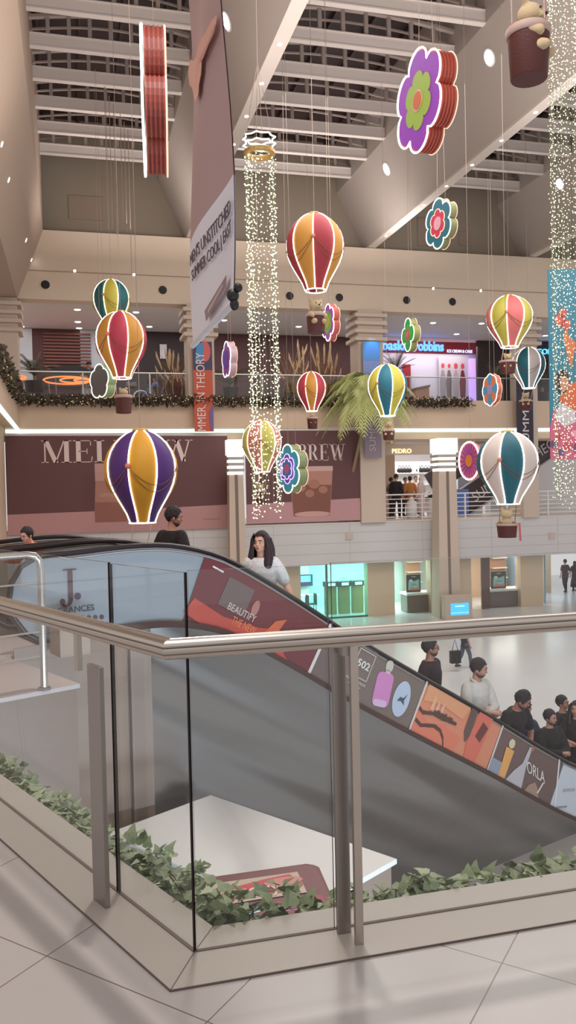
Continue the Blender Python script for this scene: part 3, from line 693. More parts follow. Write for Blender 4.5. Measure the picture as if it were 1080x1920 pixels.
# orange poster
o, pl, L = poster('poster', 798, 938, (222,140,108), 'orange poster with a winding black road and a dark pack')
mb = MB(); pl.rect(mb, -.02, -.41, .015, .41); prt('poster_edge', mb, (224,206,198), o)
mb = MB(); pl.poly(mb, [(.05,.36),(1.0,.36),(.9,.15),(.4,.2),(.05,.12)], .005); prt('print', mb, (228,158,116), o)
mb = MB(); pl.poly(mb, [(.02,-.36),(.9,-.36),(1.0,-.1),(.6,-.05),(.3,-.12),(.02,-.02)], .005); prt('print', mb, (226,126,98), o)
mb = MB(); w = [(.03,-.0),(.12,-.03),(.22,.0),(.34,.03),(.5,.02),(.66,.04),(.82,.05)]
for (x0,y0),(x1,y1) in zip(w, w[1:]): pl.poly(mb, [(x0,y0-.03),(x1,y1-.022),(x1,y1+.02),(x0,y0+.03)], .009)
w = [(.03,-.16),(.16,-.2),(.28,-.16),(.42,-.12),(.56,-.14),(.66,-.22),(.72,-.34)]
for (x0,y0),(x1,y1) in zip(w, w[1:]): pl.poly(mb, [(x0,y0-.03),(x1,y1-.025),(x1,y1+.025),(x0,y0+.025)], .009)
prt('print_road', mb, (92,54,48), o)
mb = MB()
for i in range(9): pl.ell(mb, .34+i*.045, .06+.008*(i % 2), .020, .028+.008*(i % 3), .010, n=8)
prt('print', mb, (84,60,50), o)
mb = MB()
for i, h in enumerate((.20,.15,.17)): pl.poly(mb, [(.22+i*.10,.06),(.25+i*.10,.06+h),(.27+i*.10,.06+h),(.30+i*.10,.06)], .006)
prt('print', mb, (232,176,146), o)
mb = MB(); pl.poly(mb, [(1.02,.38),(1.16,.36),(1.16,-.02),(1.10,-.12),(1.02,.02)], .009); prt('print', mb, (98,78,74), o)
mb = MB(); pl.poly(mb, [(1.20,.38),(1.52,.38),(1.44,-.38),(1.2,-.38),(1.14,-.1)], .007); prt('print', mb, (222,112,92), o)
mb = MB(); pl.poly(mb, [(1.34,.27),(1.48,.22),(1.40,-.02),(1.27,.03)], .012); prt('print_pack', mb, (110,50,50), o)
# ORLA poster
o, pl, L = poster('poster', 940, 1053, (112,88,84), 'dark brown poster with white ORLA lettering, a glowing bottle and a draped figure')
mb = MB(); pl.rect(mb, -.02, -.41, .015, .41); prt('poster_edge', mb, (224,206,198), o)
mb = MB(); pl.rect(mb, .0, -.38, .42, -.12, .005); prt('print', mb, (150,158,170), o)
mb = MB(); pl.ell(mb, .32, .20, .07, .07, .008); prt('bottle_cap', mb, (226,208,170), o)
mb = MB(); pl.poly(mb, [(.22,.12),(.42,.12),(.40,-.32),(.26,-.32)], .009); prt('bottle_print', mb, (236,170,96), o, 'glowing amber bottle printed on the dark poster')
mb = MB(); pl.poly(mb, [(.42,-.36),(.56,-.14),(.70,.02),(.74,.30),(.80,.30),(.80,.0),(.86,-.36)], .007); prt('print_figure', mb, (196,190,194), o)
mb = MB(); pl.poly(mb, [(.92,-.36),(1.0,-.22),(1.12,-.14),(1.22,-.2),(1.34,-.36)], .007); prt('print_figure', mb, (170,140,122), o)
prt('lettering', text_mb('ORLA', pl.p(.86,-.06,.010), (pl.u*.9+V((0,0,-.05))).normalized(), V((0,0,1)), .19, .002, .50), (236,226,220), o)
mb = MB(); pl.poly(mb, [(1.30,-.08),(1.33,-.08),(1.27,-.27),(1.24,-.27)], .01); prt('lettering_swash', mb, (236,226,220), o)
# pale poster at the frame edge
o, pl, L = poster('poster', 1055, 1240, (212,216,224), 'pale blue white poster at the lower end of the escalator side')
mb = MB(); pl.rect(mb, -.02, -.41, .012, .41); prt('poster_edge', mb, (240,232,228), o)
prt('lettering', text_mb('STITCH', pl.p(.16,-.12,.008), pl.u, pl.v, .05, .002, .3), (150,156,166), o)
mb = MB(); pl.poly(mb, [(.06,.36),(.24,.30),(.28,.27),(.1,.32)], .006); pl.rect(mb, .02, -.37, .3, -.34, .006); prt('print', mb, (150,150,160), o)
# ---------------------------------------------------------------- white kiosk and red food sign below
kz = -1.8
KA, KL, KR, KN = at(395,1490,Z=kz), at(200,1562,Z=kz), at(745,1610,Z=kz), V((1.62,6.28,kz))
ks = thing('kiosk', V(((KA.x+KN.x)/2,(KA.y+KN.y)/2,ZG)), 'white flat-roofed kiosk standing on the ground floor below the railing', 'kiosk')
bevel(MB().prism([KL, KA, KR, KN], V((0,0,-.05))).build('roof', mat('kiosk_white_roof', (232,228,225), .5), ks), .01)
cc = (KA+KN)/2; ins = [cc+(p-cc)*.96 for p in (KL,KA,KR,KN)]
MB().prism([p+V((0,0,-.05)) for p in ins], V((0,0,ZG-kz+.05))).build('kiosk_wall', mat('kiosk_taupe_wall', (146,124,110), .5), ks)
yf, yn = 6.22, 5.70
A, B = at(368,1650,Y=yf), at(574,1616,Y=yf); D = at(628,1692,Y=yn); zf, zn = (A.z+B.z)/2, D.z
B2 = at(594,1618,Y=yf); Cn = V((A.x+.02, yn, zn))
nrm = V((0, -(zn-zf), yn-yf)); nrm = nrm if nrm.z > 0 else -nrm; nrm.normalize()
sg = thing('food_sign', V((1.4,5.95,ZG)), 'dark red tilted food stall sign with red lettering and burger picture', 'sign')
rr = V((D.x-.02,0,0))
poly = [V((A.x-.25,yf,zf)), V((B.x,yf,zf)), V((B2.x-.03,yf-.02,zf-.01)), V((B2.x,yf-.07,zf+(zn-zf)*.13)), V((D.x,yn,zn)), V((A.x-.25,yn,zn))]
bevel(MB().prism(poly, -nrm*.07).build('board', mat('sign_dark_red', (112,46,50), .35), sg), .008)
sp = Plane2(V((A.x,yn,zn)), V((1,0,0)), V((0,yf-yn,zf-zn))); H2 = (V((0,yf,zf))-V((0,yn,zn))).length; Wd = B.x-A.x
prt('print', sp.rect(MB(), -.18, H2*.30, Wd-.1, H2*.80), (190,168,150), sg)
mb = MB(); sp.poly(mb, [(.1,H2*.34),(.62,H2*.42),(.74,H2*.62),(.70,H2*.76),(.5,H2*.72),(.2,H2*.62),(.06,H2*.5)], .008); prt('print', mb, (196,40,56), sg)
prt('lettering', text_mb('factory', sp.p(.08,H2*.40,.014), sp.u, sp.v, .13, .002, .52), (226,190,176), sg)
mb = MB(); sp.ell(mb, Wd-.28, H2*.50, .18, .07, .008); prt('print_bun', mb, (150,84,64), sg)
mb = MB(); sp.ell(mb, Wd-.24, H2*.60, .15, .05, .012); prt('print_bun', mb, (196,120,110), sg)
mb = MB(); sp.rect(mb, -.18, H2*.0, Wd+.0, H2*.2, .004); prt('print', mb, (156,34,60), sg)
bl = sp.poly(MB(), [(Wd-.60,.0),(Wd-.45,.02),(Wd-.40,.10),(Wd-.56,.08)], .009); prt('print', bl, (190,220,240), sg)
for x in (A.x, D.x-.12): MB().box((x,yn+.2,ZG), (x+.06,yn+.26,zn-.02)).build('post', STEELD, sg)
# ================================================================ hanging balloons
GOLD = mat('gold_trim', (214,168,90), .4); ROPE = mat('brown_cord', (142,100,64), .7); WIRE = mat('thin_wire', (170,150,138), .6)
BASK = mat('dark_basket', (86,40,36), .6, bump=(30,.2)); RIM = mat('basket_rim', (196,166,156), .6); ROSE = mat('pink_rosette', (226,140,120), .5)
TEDDY = mat('teddy_plush', (206,182,146), .9, bump=(60,.3)); TNOSE = mat('teddy_nose', (70,44,40), .5)
PROF = [(0,.10),(.015,.24),(.05,.44),(.10,.62),(.16,.77),(.24,.90),(.33,.98),(.41,1.0),(.50,.985),(.58,.93),(.66,.84),(.74,.72),(.82,.59),(.90,.465),(1.0,.36)]
def face_cam(x, y): return -math.atan2(x, y)
def bear_at(name_label, p, h, phi, group='teddy bears riding in the balloon baskets'):
    """seated plush bear, h = height from seat to the top of its head; faces local -Y"""
    t = thing('teddy_bear', p, name_label, 'teddy bear', group, phi); k = h
    b = MB(); b.ell((0,0,.26*k), (.21*k,.19*k,.27*k), 14, 10); b.ell((0,-.03*k,.68*k), (.235*k,.215*k,.21*k), 16, 12)
    for s in (-1, 1):
        b.ell((s*.18*k,0,.87*k), (.085*k,.05*k,.085*k), 10, 8)
        b.tube([(s*.17*k,-.02*k,.42*k), (s*.27*k,-.12*k,.34*k), (s*.24*k,-.24*k,.30*k)], [.085*k,.085*k,.075*k], 10); b.ell((s*.24*k,-.25*k,.30*k), .085*k, 10, 8)
        b.ell((s*.17*k,-.22*k,.09*k), (.10*k,.19*k,.10*k), 10, 8)
    b.ell((0,-.20*k,.63*k), (.11*k,.10*k,.085*k), 10, 8)
    remesh(b, 'body', TEDDY, t, max(.01, .028*k), 2, local=True)
    MB().ell((0,-.30*k,.66*k), (.04*k,.025*k,.03*k), 8, 6).build('nose', TNOSE, t, True, local=True)
    for s in (-1, 1): MB().ell((s*.085*k,-.225*k,.74*k), .022*k, 8, 6).build('eye', TNOSE, t, True, local=True)
    return t
def balloon(label, cx, y0, y1, w, Y, ca, cb, b0, bask=None, bear=None, bearlab=None, ribbon=False):
    top, mo = at(cx, y0, Y=Y), at(cx, y1, Y=Y); sc = (at(cx+w/2, (y0+y1)/2, Y=Y)-at(cx-w/2, (y0+y1)/2, Y=Y)).length/w
    ax = V(((top.x+mo.x)/2, Y, 0)); Rr = w/2*sc; z0, z1 = top.z, mo.z; H = z0-z1; phi = face_cam(ax.x, Y)
    zb = at(bask[0], bask[2], Y=Y).z if bask else z1
    t = thing('hot_air_balloon', (ax.x, Y, zb), label, 'hanging balloon', 'decorative hot air balloons', phi)
    zo = z1-zb
    mb = MB(); n = 64; A, B = pm(ca, .6), pm(cb, .6)
    vs = []
    for f, r in PROF:
        for j in range(n):
            u = (j/n*8) % 1; a = 2*PI*j/n+R(b0); rr = Rr*r*(1-.05*(2*u-1)**2+.01)
            vs.append((rr*math.sin(a), -rr*math.cos(a), zo+H*(1-f)))
    k = len(PROF)
    mb.add(vs, [(i*n+j, (i+1)*n+j, (i+1)*n+(j+1) % n, i*n+(j+1) % n) for i in range(k-1) for j in range(n)])
    mb.m = [1 if (j*8//n) % 2 == 0 else 0 for i in range(k-1) for j in range(n)]
    mb.build('envelope', [A, B], t, True, local=True)
    nr = .011 if Rr < .5 else .016; nr = max(nr*.8, Rr*.021)
    for g in range(8):
        a = R(b0+45*g); d = V((math.sin(a), -math.cos(a), 0))
        MB().tube([d*(Rr*r*.975+nr*.5)+V((0,0,zo+H*(1-f))) for f, r in PROF[1:]], nr, 6).build('neon_tube', NEON, t, True, local=True)
    MB().tube([(Rr*.36*math.cos(q*PI/8), Rr*.36*math.sin(q*PI/8), zo) for q in range(16)], nr*1.1, 6, closed=True).build('mouth_ring', NEON, t, True, local=True)
    MB().lathe([(0,zo+H+Rr*.05),(Rr*.18,zo+H+Rr*.03),(Rr*.26,zo+H-Rr*.03),(Rr*.22,zo+H-Rr*.06)], n=16).build('crown_cap', GOLD, t, True, local=True)
    sw = MB()                                   # swagged cords round the belly
    for off in (0, .05):
        pts = []
        for q in range(64):
            u = (q/64*4) % 1; a = R(b0)+2*PI*q/64; f = .40+off*.4+(.20+off)*(1-(2*u-1)**2); f = min(f, .99)
            r = np.interp(f, [x for x, _ in PROF], [y for _, y in PROF]); pts.append((Rr*(r+.02)*math.sin(a), -Rr*(r+.02)*math.cos(a), zo+H*(1-f)))
        sw.tube(pts, max(.005, Rr*.010), 5, closed=True)
    so = sw.build('swag_cord', ROPE, t, True, local=True)
    for g in (0, 4):
        a = R(b0+45*g); MB().ell((Rr*1.02*math.sin(a), -Rr*1.02*math.cos(a), zo+H*.60), (Rr*.08,Rr*.08,Rr*.08), 8, 6).build('rosette', ROSE, so, True, local=True)
    MB().tube([(0,0,zo+H), (0,0,14.5-zb)], .005, 4).build('suspension_wire', WIRE, t, local=True)
    if bask:
        bx, by0, by1, bw = bask; bp = at(bx, by1, Y=Y); hb = at(bx, by0, Y=Y).z-zb; br = bw/2*sc; dx = (bp.x-ax.x)*math.cos(phi)
        pr = [(0,0),(br*.80,0),(br*.84,.02*hb),(br*.97,hb),(br*.88,hb),(br*.78,.08*hb),(0,.08*hb)]
        bo = sharp(MB().lathe(pr, (dx,0,0), 20).build('basket', BASK, t, local=True))
        MB().lathe([(br*.95,hb*.83),(br*1.01,hb*.84),(br*1.03,hb*.98),(br*1.0,hb*1.0),(br*.93,hb*1.0)], (dx,0,0), 20).build('basket_rim', RIM, bo, True, local=True)
        for q in range(4):
            a = PI/4+q*PI/2; c, s = math.cos(a), math.sin(a)
            MB().tube([(dx+br*c, br*s, hb), (Rr*.36*c, Rr*.36*s, zo)], max(.006, Rr*.012), 5).build('rope', RIM if not ribbon else ROPE, t, local=True)
        if ribbon:
            MB().obox((dx+br*1.02,-br*.3,hb*1.02), V((.05,0,0)), V((0,.02,0)), V((.02,0,-hb*1.25))).build('ribbon', pm((206,96,88), .5), t, local=True)
        if bear:
            hbear = at(bx, bear[1], Y=Y).z-(zb+.10*hb); z_b = zb+.42*hb; bear_at(bearlab, (bp.x, Y, z_b), min(max(at(bx, bear[1], Y=Y).z-z_b, br*1.5), br*3.4), phi+R(bear[0]))
    return t
OR, RE, YE, PU, TE, PI_, WH = (208,146,62), (172,56,66), (206,192,76), (84,44,120), (34,100,112), (214,116,112), (206,194,190)
balloon('orange and dark red striped balloon hanging highest in the middle of the atrium', 590.5, 401, 545, 103, 20, OR, RE, -3, (593,588,625,36), (25,556), 'cream teddy bear in the basket of the highest orange and dark red balloon')
balloon('teal and yellow balloon partly hidden behind the orange and red one at left', 209, 524, 614, 72, 27, (30,100,104), (204,188,76), -24, (212,640,666,24))
balloon('orange and crimson balloon in front of the teal and yellow one at left', 227, 584, 709, 97, 22, OR, (192,62,84), -29, (232,741,775,34), (150,724), 'tan teddy bear in the basket at left, back of its round head showing')
balloon('largest balloon, purple and amber stripes, in front of the coffee hoarding', 265, 806, 980, 137, 15, PU, (228,164,48), -20, (258,1048,1090,38))
balloon('pale yellow and salmon balloon beside the light curtain', 491, 788, 885, 72, 24, (216,128,118), (206,200,100), -2, (488,918,946,22), (0,905), 'small teddy bear in the basket beneath the yellow and salmon balloon')
balloon('small crimson balloon with one orange stripe in front of the tall grasses', 584, 697, 771, 55, 29, (190,62,78), OR, -23, (586,782,804,20), (10,772), 'tiny teddy bear in the basket under the small crimson balloon')
balloon('lime yellow and teal balloon in front of the palm', 726, 683, 780, 70, 25, YE, (40,116,136), -29, (729,806,825,22), (0,786), 'pale teddy bear in the square basket below the lime yellow and teal balloon')
balloon('mustard yellow and pink balloon below the fascia at right', 955, 554, 651, 77, 27, (196,184,80), (216,116,114), -6, (952,676,700,28), (0,660), 'cream teddy bear in the basket below the mustard and pink balloon')
balloon('small white balloon with a teal stripe behind the navy banner at right', 991, 651, 728, 55, 28, WH, (30,102,118), -44, (986,750,768,22), (0,734), 'pink beige teddy bear in the basket below the small white and teal balloon')
balloon('large white and teal balloon beside the pink rosette sign', 952, 809, 945, 102, 18, (216,200,192), (34,98,112), -14, (951,981,1008,36), (200,948), 'yellowish teddy bear in the ribboned basket of the large white and teal balloon', True)
balloon('balloon above the picture, only its big dark basket on thin ropes showing at upper right', 985, -330, -60, 200, 10, OR, (216,200,192), 0, (992,56,150,72), (75,-4), 'big cream teddy bear leaning out of the dark basket at upper right')
# ================================================================ neon flower signs
def flower(label, cx, cy, hpx, Y, psi, layers, npet, side, depth=.13, amp=.24, alt=None, rot0=PI/2, wires=True, dx=0, neon=(255,255,246), ring=None):
    c = at(cx, cy, Y=Y); sc = (at(cx, cy-hpx/2, Y=Y)-at(cx, cy+hpx/2, Y=Y)).length/hpx; Rr = hpx/2*sc/1.0
    phi = face_cam(c.x, Y)+R(psi)
    t = thing('flower_sign', (c.x, Y, c.z-Rr), label, 'flower sign', 'neon flower signs', phi)
    def out(r, n=72, a0=amp):
        pts = []
        for i in range(n):
            a = 2*PI*i/n; m = abs(math.cos(npet*(a-rot0)/2))**.55 if npet else 1
            q = r*((1-a0)+a0*m); pts.append((q*math.cos(a), q*math.sin(a)))
        return pts
    D = depth*2*Rr; O = V((0,0,Rr))
    P3 = lambda pts, y: [O+V((x,y,z)) for x, z in pts]
    o = out(Rr)
    MB().prism(P3(out(Rr*.95), -D*.45), V((0,D*.9,0))).build('body', pm(side, .55), t, local=True)
    nsl = 5
    for i in range(nsl):
        y = -D*.5+D*(i+.5)/nsl*1.0
        MB().prism(P3(out(Rr*.975), y-D*.045), V((0,D*.09,0))).build('slat', pm(tuple(min(255, int(v*1.12)) for v in side), .5), t, local=True)
    led_m = pm(neon, .5, emit=2.2)
    MB().tube(P3(out(Rr*.985), -D*.55), max(.012, Rr*.020), 6, closed=True).build('neon_tube', led_m, t, True, local=True)
    MB().tube(P3(out(Rr*.985), D*.5), max(.007, Rr*.011), 5, closed=True).build('rear_neon_tube', pm((255,206,180), .5, emit=.9), t, True, local=True)
    for i, (r, col, kind) in enumerate(layers):
        y = -D*.5-.006-.01*i
        if kind == 'petals':                    # alternating petals drawn as wedges
            f = MB(); g = MB()
            for k in range(npet*2 if alt == 'rays' else npet):
                m = npet*2 if alt == 'rays' else npet
                a, b = rot0+2*PI*(k-.5)/m, rot0+2*PI*(k+.5)/m
                pts = [(0,0)]+[(Rr*r*math.cos(a+(b-a)*q/6)*(1 if not npet else (1-amp)+amp*abs(math.cos(npet*(a+(b-a)*q/6-rot0)/2))**.55), Rr*r*math.sin(a+(b-a)*q/6)*(1 if not npet else (1-amp)+amp*abs(math.cos(npet*(a+(b-a)*q/6-rot0)/2))**.55)) for q in range(7)]
                (f if k % 2 else g).prism(P3(pts, y), V((0,-.008,0)))
            f.build('petal_face', pm(col[0], .5), t, local=True); g.build('petal_face', pm(col[1], .5), t, local=True)
        else:
            pts = out(Rr*r) if kind == 'petal' else out(Rr*r, a0=.0)
            MB().prism(P3(pts, y), V((0,-.010,0))).build('petal_face' if kind == 'petal' else 'centre', pm(col, .5), t, local=True)
            if kind == 'petal' and i and ring: MB().tube(P3(pts, y-.012), Rr*.016, 5, closed=True).build('inner_neon', pm(ring, .5, emit=1.3), t, True, local=True)
    if wires:
        for s in (-.3, .3): MB().tube([O+V((s*Rr,0,Rr*.9)), V((s*.2*Rr,0,14.5-c.z+Rr))], .0045, 4).build('suspension_wire', WIRE, t, local=True)
    return t
flower('tall red louvred flower sign seen almost edge-on at upper left', 291, 191, 276, 13, -90, [(.93,(120,160,130),'petal')], 6, (152,72,62), .145, neon=(226,255,230))
flower('big purple flower sign with lime green centre near the ceiling', 800, 191, 192, 14, -62, [(.93,(160,44,206),'petal'), (.56,(166,200,60),'petal'), (.20,(240,196,180),'round'), (.165,(222,110,50),'round')], 6, (172,80,66), .17)
flower('teal and red flower sign under the right ceiling beam', 828, 420, 95, 20, -58, [(.92,(30,104,124),'petal'), (.56,(196,50,84),'petal'), (.26,(216,160,170),'round')], 6, (150,150,110), .15, ring=(255,190,150))
flower('slender purple and green flower sign next to the highest balloon basket', 621, 605, 70, 21, -70, [(.92,(190,92,214),'petal'), (.62,(140,210,96),'petal'), (.3,(210,200,90),'round')], 6, (206,110,100), .17)
flower('bright green flower sign in front of the red ice cream shop fascia', 771, 628, 63, 26, -68, [(.92,(52,190,80),'petal'), (.6,(70,200,84),'petal'), (.36,(220,110,80),'round'), (.18,(210,130,150),'round')], 4, (150,150,96), .2, amp=.4)
flower('narrow violet flower sign near the foot of the tall banner', 431, 675, 70, 25, -76, [(.92,(170,90,190),'petal'), (.5,(120,60,200),'round')], 5, (196,170,176), .18)
flower('orange and sky blue petalled flower sign beneath the mustard balloon', 923, 731, 61, 25, -62, [(.92,((222,130,92),(70,160,206)),'petals'), (.3,(176,150,190),'round')], 8, (206,120,96), .14, amp=.12)
def rosette():
    Y = 19.5; c = at(883, 864, Y=Y); sc = (at(883,828,Y=Y)-at(883,900,Y=Y)).length/72; Rr = 36*sc; phi = face_cam(c.x, Y)+R(-58)
    t = thing('flower_sign', (c.x,Y,c.z-Rr), 'round pink rosette sign with purple rays left of the white and teal balloon', 'flower sign', 'neon flower signs', phi); O = V((0,0,Rr))
    ci = lambda r, y, n=40: [O+V((r*math.cos(2*PI*i/n), y, r*math.sin(2*PI*i/n))) for i in range(n)]
    MB().prism(ci(Rr*.96,.05), V((0,-.10,0))).build('body', pm((222,112,116), .5), t, local=True)
    MB().tube(ci(Rr*.98,-.06), .022, 6, closed=True).build('neon_tube', NEON, t, True, local=True)
    for k in range(20):
        a = 2*PI*k/20; d = V((math.cos(a),0,math.sin(a))); n = V((-math.sin(a),0,math.cos(a)))
        MB().prism([O+d*Rr*.3+n*Rr*.02+V((0,-.052,0)), O+d*Rr*.88+n*Rr*.055+V((0,-.052,0)), O+d*Rr*.88-n*Rr*.055+V((0,-.052,0)), O+d*Rr*.3-n*Rr*.02+V((0,-.052,0))], V((0,-.01,0))).build('ray', pm((156,70,176), .5), t, local=True)
    MB().prism(ci(Rr*.31,-.05,24), V((0,-.022,0))).build('centre', pm((230,134,56), .5), t, local=True)
    MB().tube([O+V((0,0,Rr)), V((0,0,14.5-c.z+Rr))], .005, 4).build('suspension_wire', WIRE, t, local=True)
rosette()
flower('aqua blue flower sign with purple rings in front of the hoarding lettering', 548, 879, 93, 21, -60, [(.92,(66,180,206),'petal'), (.60,(130,96,200),'petal'), (.42,(70,140,200),'petal'), (.2,(206,110,170),'round')], 6, (150,160,120), .2, ring=(240,190,255))
flower('dark flower sign with white outline and green side by the upper balcony', 194, 716, 66, 26, -58, [(.9,(112,106,106),'petal')], 5, (150,172,128), .26, amp=.2)
# ================================================================ fairy light curtains
def lights(label, cx, Y, Rr, z0, z1, seed, nst, star_z, step=.12, dot=.0135, gap=None):
    rnd = random.Random(seed); c = at(cx, 930, Y=Y); cx_ = c.x
    t = thing('light_curtain', (cx_,Y,z1), label, 'fairy lights', 'hanging fairy light curtains')
    gl = MB(); wr = MB()
    cl = [(rnd.uniform(0,2*PI)) for _ in range(nst)]
    for k in range(nst):
        a = 2*PI*k/nst+rnd.uniform(-.05,.05)
        if gap and any(abs((math.cos(a)*1.0)-g) < w for g, w in gap): continue
        r = Rr*(1 if k % 2 else .86); x, y = cx_+r*math.cos(a), Y+r*math.sin(a)
        zb = z1+rnd.uniform(0,.35); wr.tube([(x,y,z0), (x,y,zb)], .0025, 3)
        z = z0-rnd.uniform(0,step)
        while z > zb:
            d = dot*rnd.uniform(.8,1.25); p = V((x+rnd.uniform(-.03,.03), y+rnd.uniform(-.03,.03), z))
            gl.add([p+V((d,0,0)), p+V((0,d,0)), p-V((d,0,0)), p-V((0,d,0)), p+V((0,0,d)), p-V((0,0,d))], [(0,1,4),(1,2,4),(2,3,4),(3,0,4),(1,0,5),(2,1,5),(3,2,5),(0,3,5)])
            z -= step*rnd.uniform(.6,1.4)
    o = gl.build('light_beads', pm((255,248,206), .5, emit=3.2), t); o['kind'] = 'stuff'
    o = wr.build('light_wires', pm((150,160,130), .6), t); o['kind'] = 'stuff'
    if star_z:
        n = 16; st = [(cx_+Rr*(1.12 if i % 2 else .92)*math.cos(2*PI*i/n), Y+Rr*(1.12 if i % 2 else .92)*math.sin(2*PI*i/n)) for i in range(n)]
        for dz in (0, .13): MB().tube([(x,y,star_z+dz) for x, y in st], .016, 6, closed=True).build('star_ring', NEON, t)
        mb = MB(); i2 = [(cx_+Rr*.9*math.cos(2*PI*i/24), Y+Rr*.9*math.sin(2*PI*i/24)) for i in range(24)]
        mb.tube([(x,y,star_z-.16) for x, y in i2], .06, 6, closed=True); mb.build('gold_ring', mat('gold_tinsel', (196,160,96), .35, metal=.6, bump=(40,.6)), t)
        for i in range(0,n,4): MB().tube([(st[i][0],st[i][1],star_z+.13), (cx_,Y,star_z+1.6)], .006, 4).build('hanger', WIRE, t)
        MB().tube([(cx_,Y,star_z+1.6), (cx_,Y,14.5)], .008, 4).build('suspension_wire', WIRE, t)
lights('column of fairy lights under a white star ring in the middle of the atrium', 501, 16, .29, 8.2, 1.0, 5, 30, 8.40, gap=[(.25,.26)])
zb = at(1068, 955, Y=13).z
lights('long column of fairy lights hanging at the right edge', 1070, 13, .27, 10.5, zb, 9, 36, 10.7, gap=[(-.2,.14)], dot=.0095)
# bundle of bare hanging wires at upper left
for i, (px, y1) in enumerate(((203,430),(211,430),(219,440),(231,430),(238,436),(247,516))):
    Y = 27+.6*i; p = at(px, y1, Y=Y); solo('hanging_wire', MB().tube([p, (p.x,Y,14.5)], .012, 5), WIRE, 'thin bare wire hanging in a bundle under the left trusses', 'wire', 'bare wires in the left ceiling bay')
# ================================================================ tall banner
bt = thing('tall_banner', (1.37,8,3.1), 'tall hanging mauve banner with a pointing hand and a white lower panel', 'banner')
bx = lambda z, y: 1.37+.05*math.sin((z-3)*1.3+y*1.8)-.02*(z-3)*.3
def sheet(z0f, z1f, m, name, d=0, y0=7.0, y1=9.05, n=10, nz=14, par=None):
    mb = MB(); vs = []
    for s in (0, .012):
        for i in range(n+1):
            y = y1+(y0-y1)*i/n; a, b = z0f(y), z1f(y)
            for j in range(nz+1): z = a+(b-a)*j/nz; vs.append((bx(z,y)-d+s, y, z))
    N = (n+1)*(nz+1); fs = []
    for i in range(n):
        for j in range(nz):
            k = i*(nz+1)+j; fs.append((k, k+nz+1, k+nz+2, k+1)); fs.append((N+k, N+k+1, N+k+nz+2, N+k+nz+1))
    mb.add(vs, fs); return mb.build(name, m, par or bt, True)
zs = lambda y: 4.30+.0*(y-7)
sheet(zs, lambda y: 8.6, mat('banner_mauve_print', (182,150,150), .5, mott=(.5,.06)), 'banner_sheet')
wo = sheet(lambda y: 3.22, zs, mat('banner_white_print', (234,230,240), .5), 'white_panel', d=.002)
wo['label'] = 'white lower panel with two lines of dark lettering'
MB().tube([(bx(3.22,9.1),9.1,3.2), (bx(3.22,6.96),6.96,3.2)], .03, 8).build('bottom_rod', pm((206,202,210), .4), bt)
k = MB().ell((bx(3.22,6.9)-.01,6.93,3.25), (.055,.05,.055), 10, 8); k.ell((bx(3.22,6.9)+.03,6.90,3.31), (.04,.04,.04), 10, 8); k.ell((bx(3.22,6.9)-.0,6.92,3.17), (.04,.04,.05), 10, 8); k.build('rod_knob', BLACK, bt, True)
for y in (7.1, 8.95): MB().tube([(bx(8.6,y),y,8.55), (bx(8.6,y),y,14.5)], .006, 4).build('suspension_wire', WIRE, bt)
def on_banner(px, py): p = at(px, py, X=1.335); return p
def bpoly(pts, col, name, par, d=.04):
    P = [on_banner(*q) for q in pts]; mb = MB().prism([V((bx(p.z,p.y)-d, p.y, p.z)) for p in P], V((-.004,0,0))); return mb.build(name, pm(col, .5), par)
HAND = [(352,112),(366,114),(378,108),(384,92),(390,76),(400,62),(408,40),(414,30),(413,46),(408,70),(402,84),(396,98),(392,120),(391,140),(387,160),(386,176),(380,192),(374,182),(362,166),(351,158),(349,136)]
bpoly(HAND, (226,170,152), 'hand_print', bt)
bpoly([(390,120),(396,112),(404,86),(412,60),(413,46),(406,72),(398,96),(391,112)], (206,146,138), 'finger_print', bt, .05)
tb_ = V((0,-1,0))
def btext(s, px, py, px2, h):
    a, b = on_banner(px,py), on_banner(px2,py); y = a.y
    m = text_mb(s, (1.37-.06, a.y, a.z), tb_, (0,0,1), h, .003, abs(a.y-b.y))
    m.v = [V((p.x+bx(p.z,p.y)-1.37+.03, p.y, p.z)) for p in m.v]; return m.build('lettering', pm((92,72,84), .5), wo)
btext("MEN'S UNSTITCHED", 366, 500, 424, .125); btext("SUMMER COOL | EAST", 368, 528, 425, .115)
bpoly([(383,583),(417,516),(417,536),(384,602)], (150,122,126), 'label_print', wo); bpoly([(388,581),(412,531),(412,538),(388,589)], (190,168,170), 'label_lettering', wo, .05)
# ================================================================ column banners
def vbanner(label, px0, px1, py0, py1, cols, Y, txt, tcol, th, ty, tx):
    a, b = at(px0, py0, Y=Y), at(px1, py1, Y=Y); t = thing('column_banner', ((a.x+b.x)/2,Y,b.z), label, 'banner', 'vertical banners on the columns')
    MB().box((a.x,Y,b.z), (b.x,Y+.03,a.z)).build('banner_sheet', pm(cols[0], .55), t)
    for (q0, q1, col) in cols[1:]:
        p, q = at(px0, q0, Y=Y), at(px1, q1, Y=Y); MB().box((a.x,Y-.008,q.z), (b.x,Y,p.z)).build('print', pm(col, .55), t)
    if txt:
        p, q = at(tx, ty, Y=Y), at(tx, ty-th[1], Y=Y)
        text_mb(txt, (p.x, Y-.02, p.z), (0,0,1), (-1,0,0), th[0], .004, q.z-p.z).build('lettering', pm(tcol, .5), t)
    return t, a, b
Yb = YF-.40
t, a, b = vbanner('orange banner with white upright lettering on the column below the tall banner', 361, 401, 640, 809, ((198,86,60), (640,694,(70,62,92))), Yb, 'MMER, IN THEORY', (236,214,206), (.36,146), 808, 386)
pl = Plane2((a.x,Yb-.01,a.z), (1,0,0), (0,0,1)); w = b.x-a.x
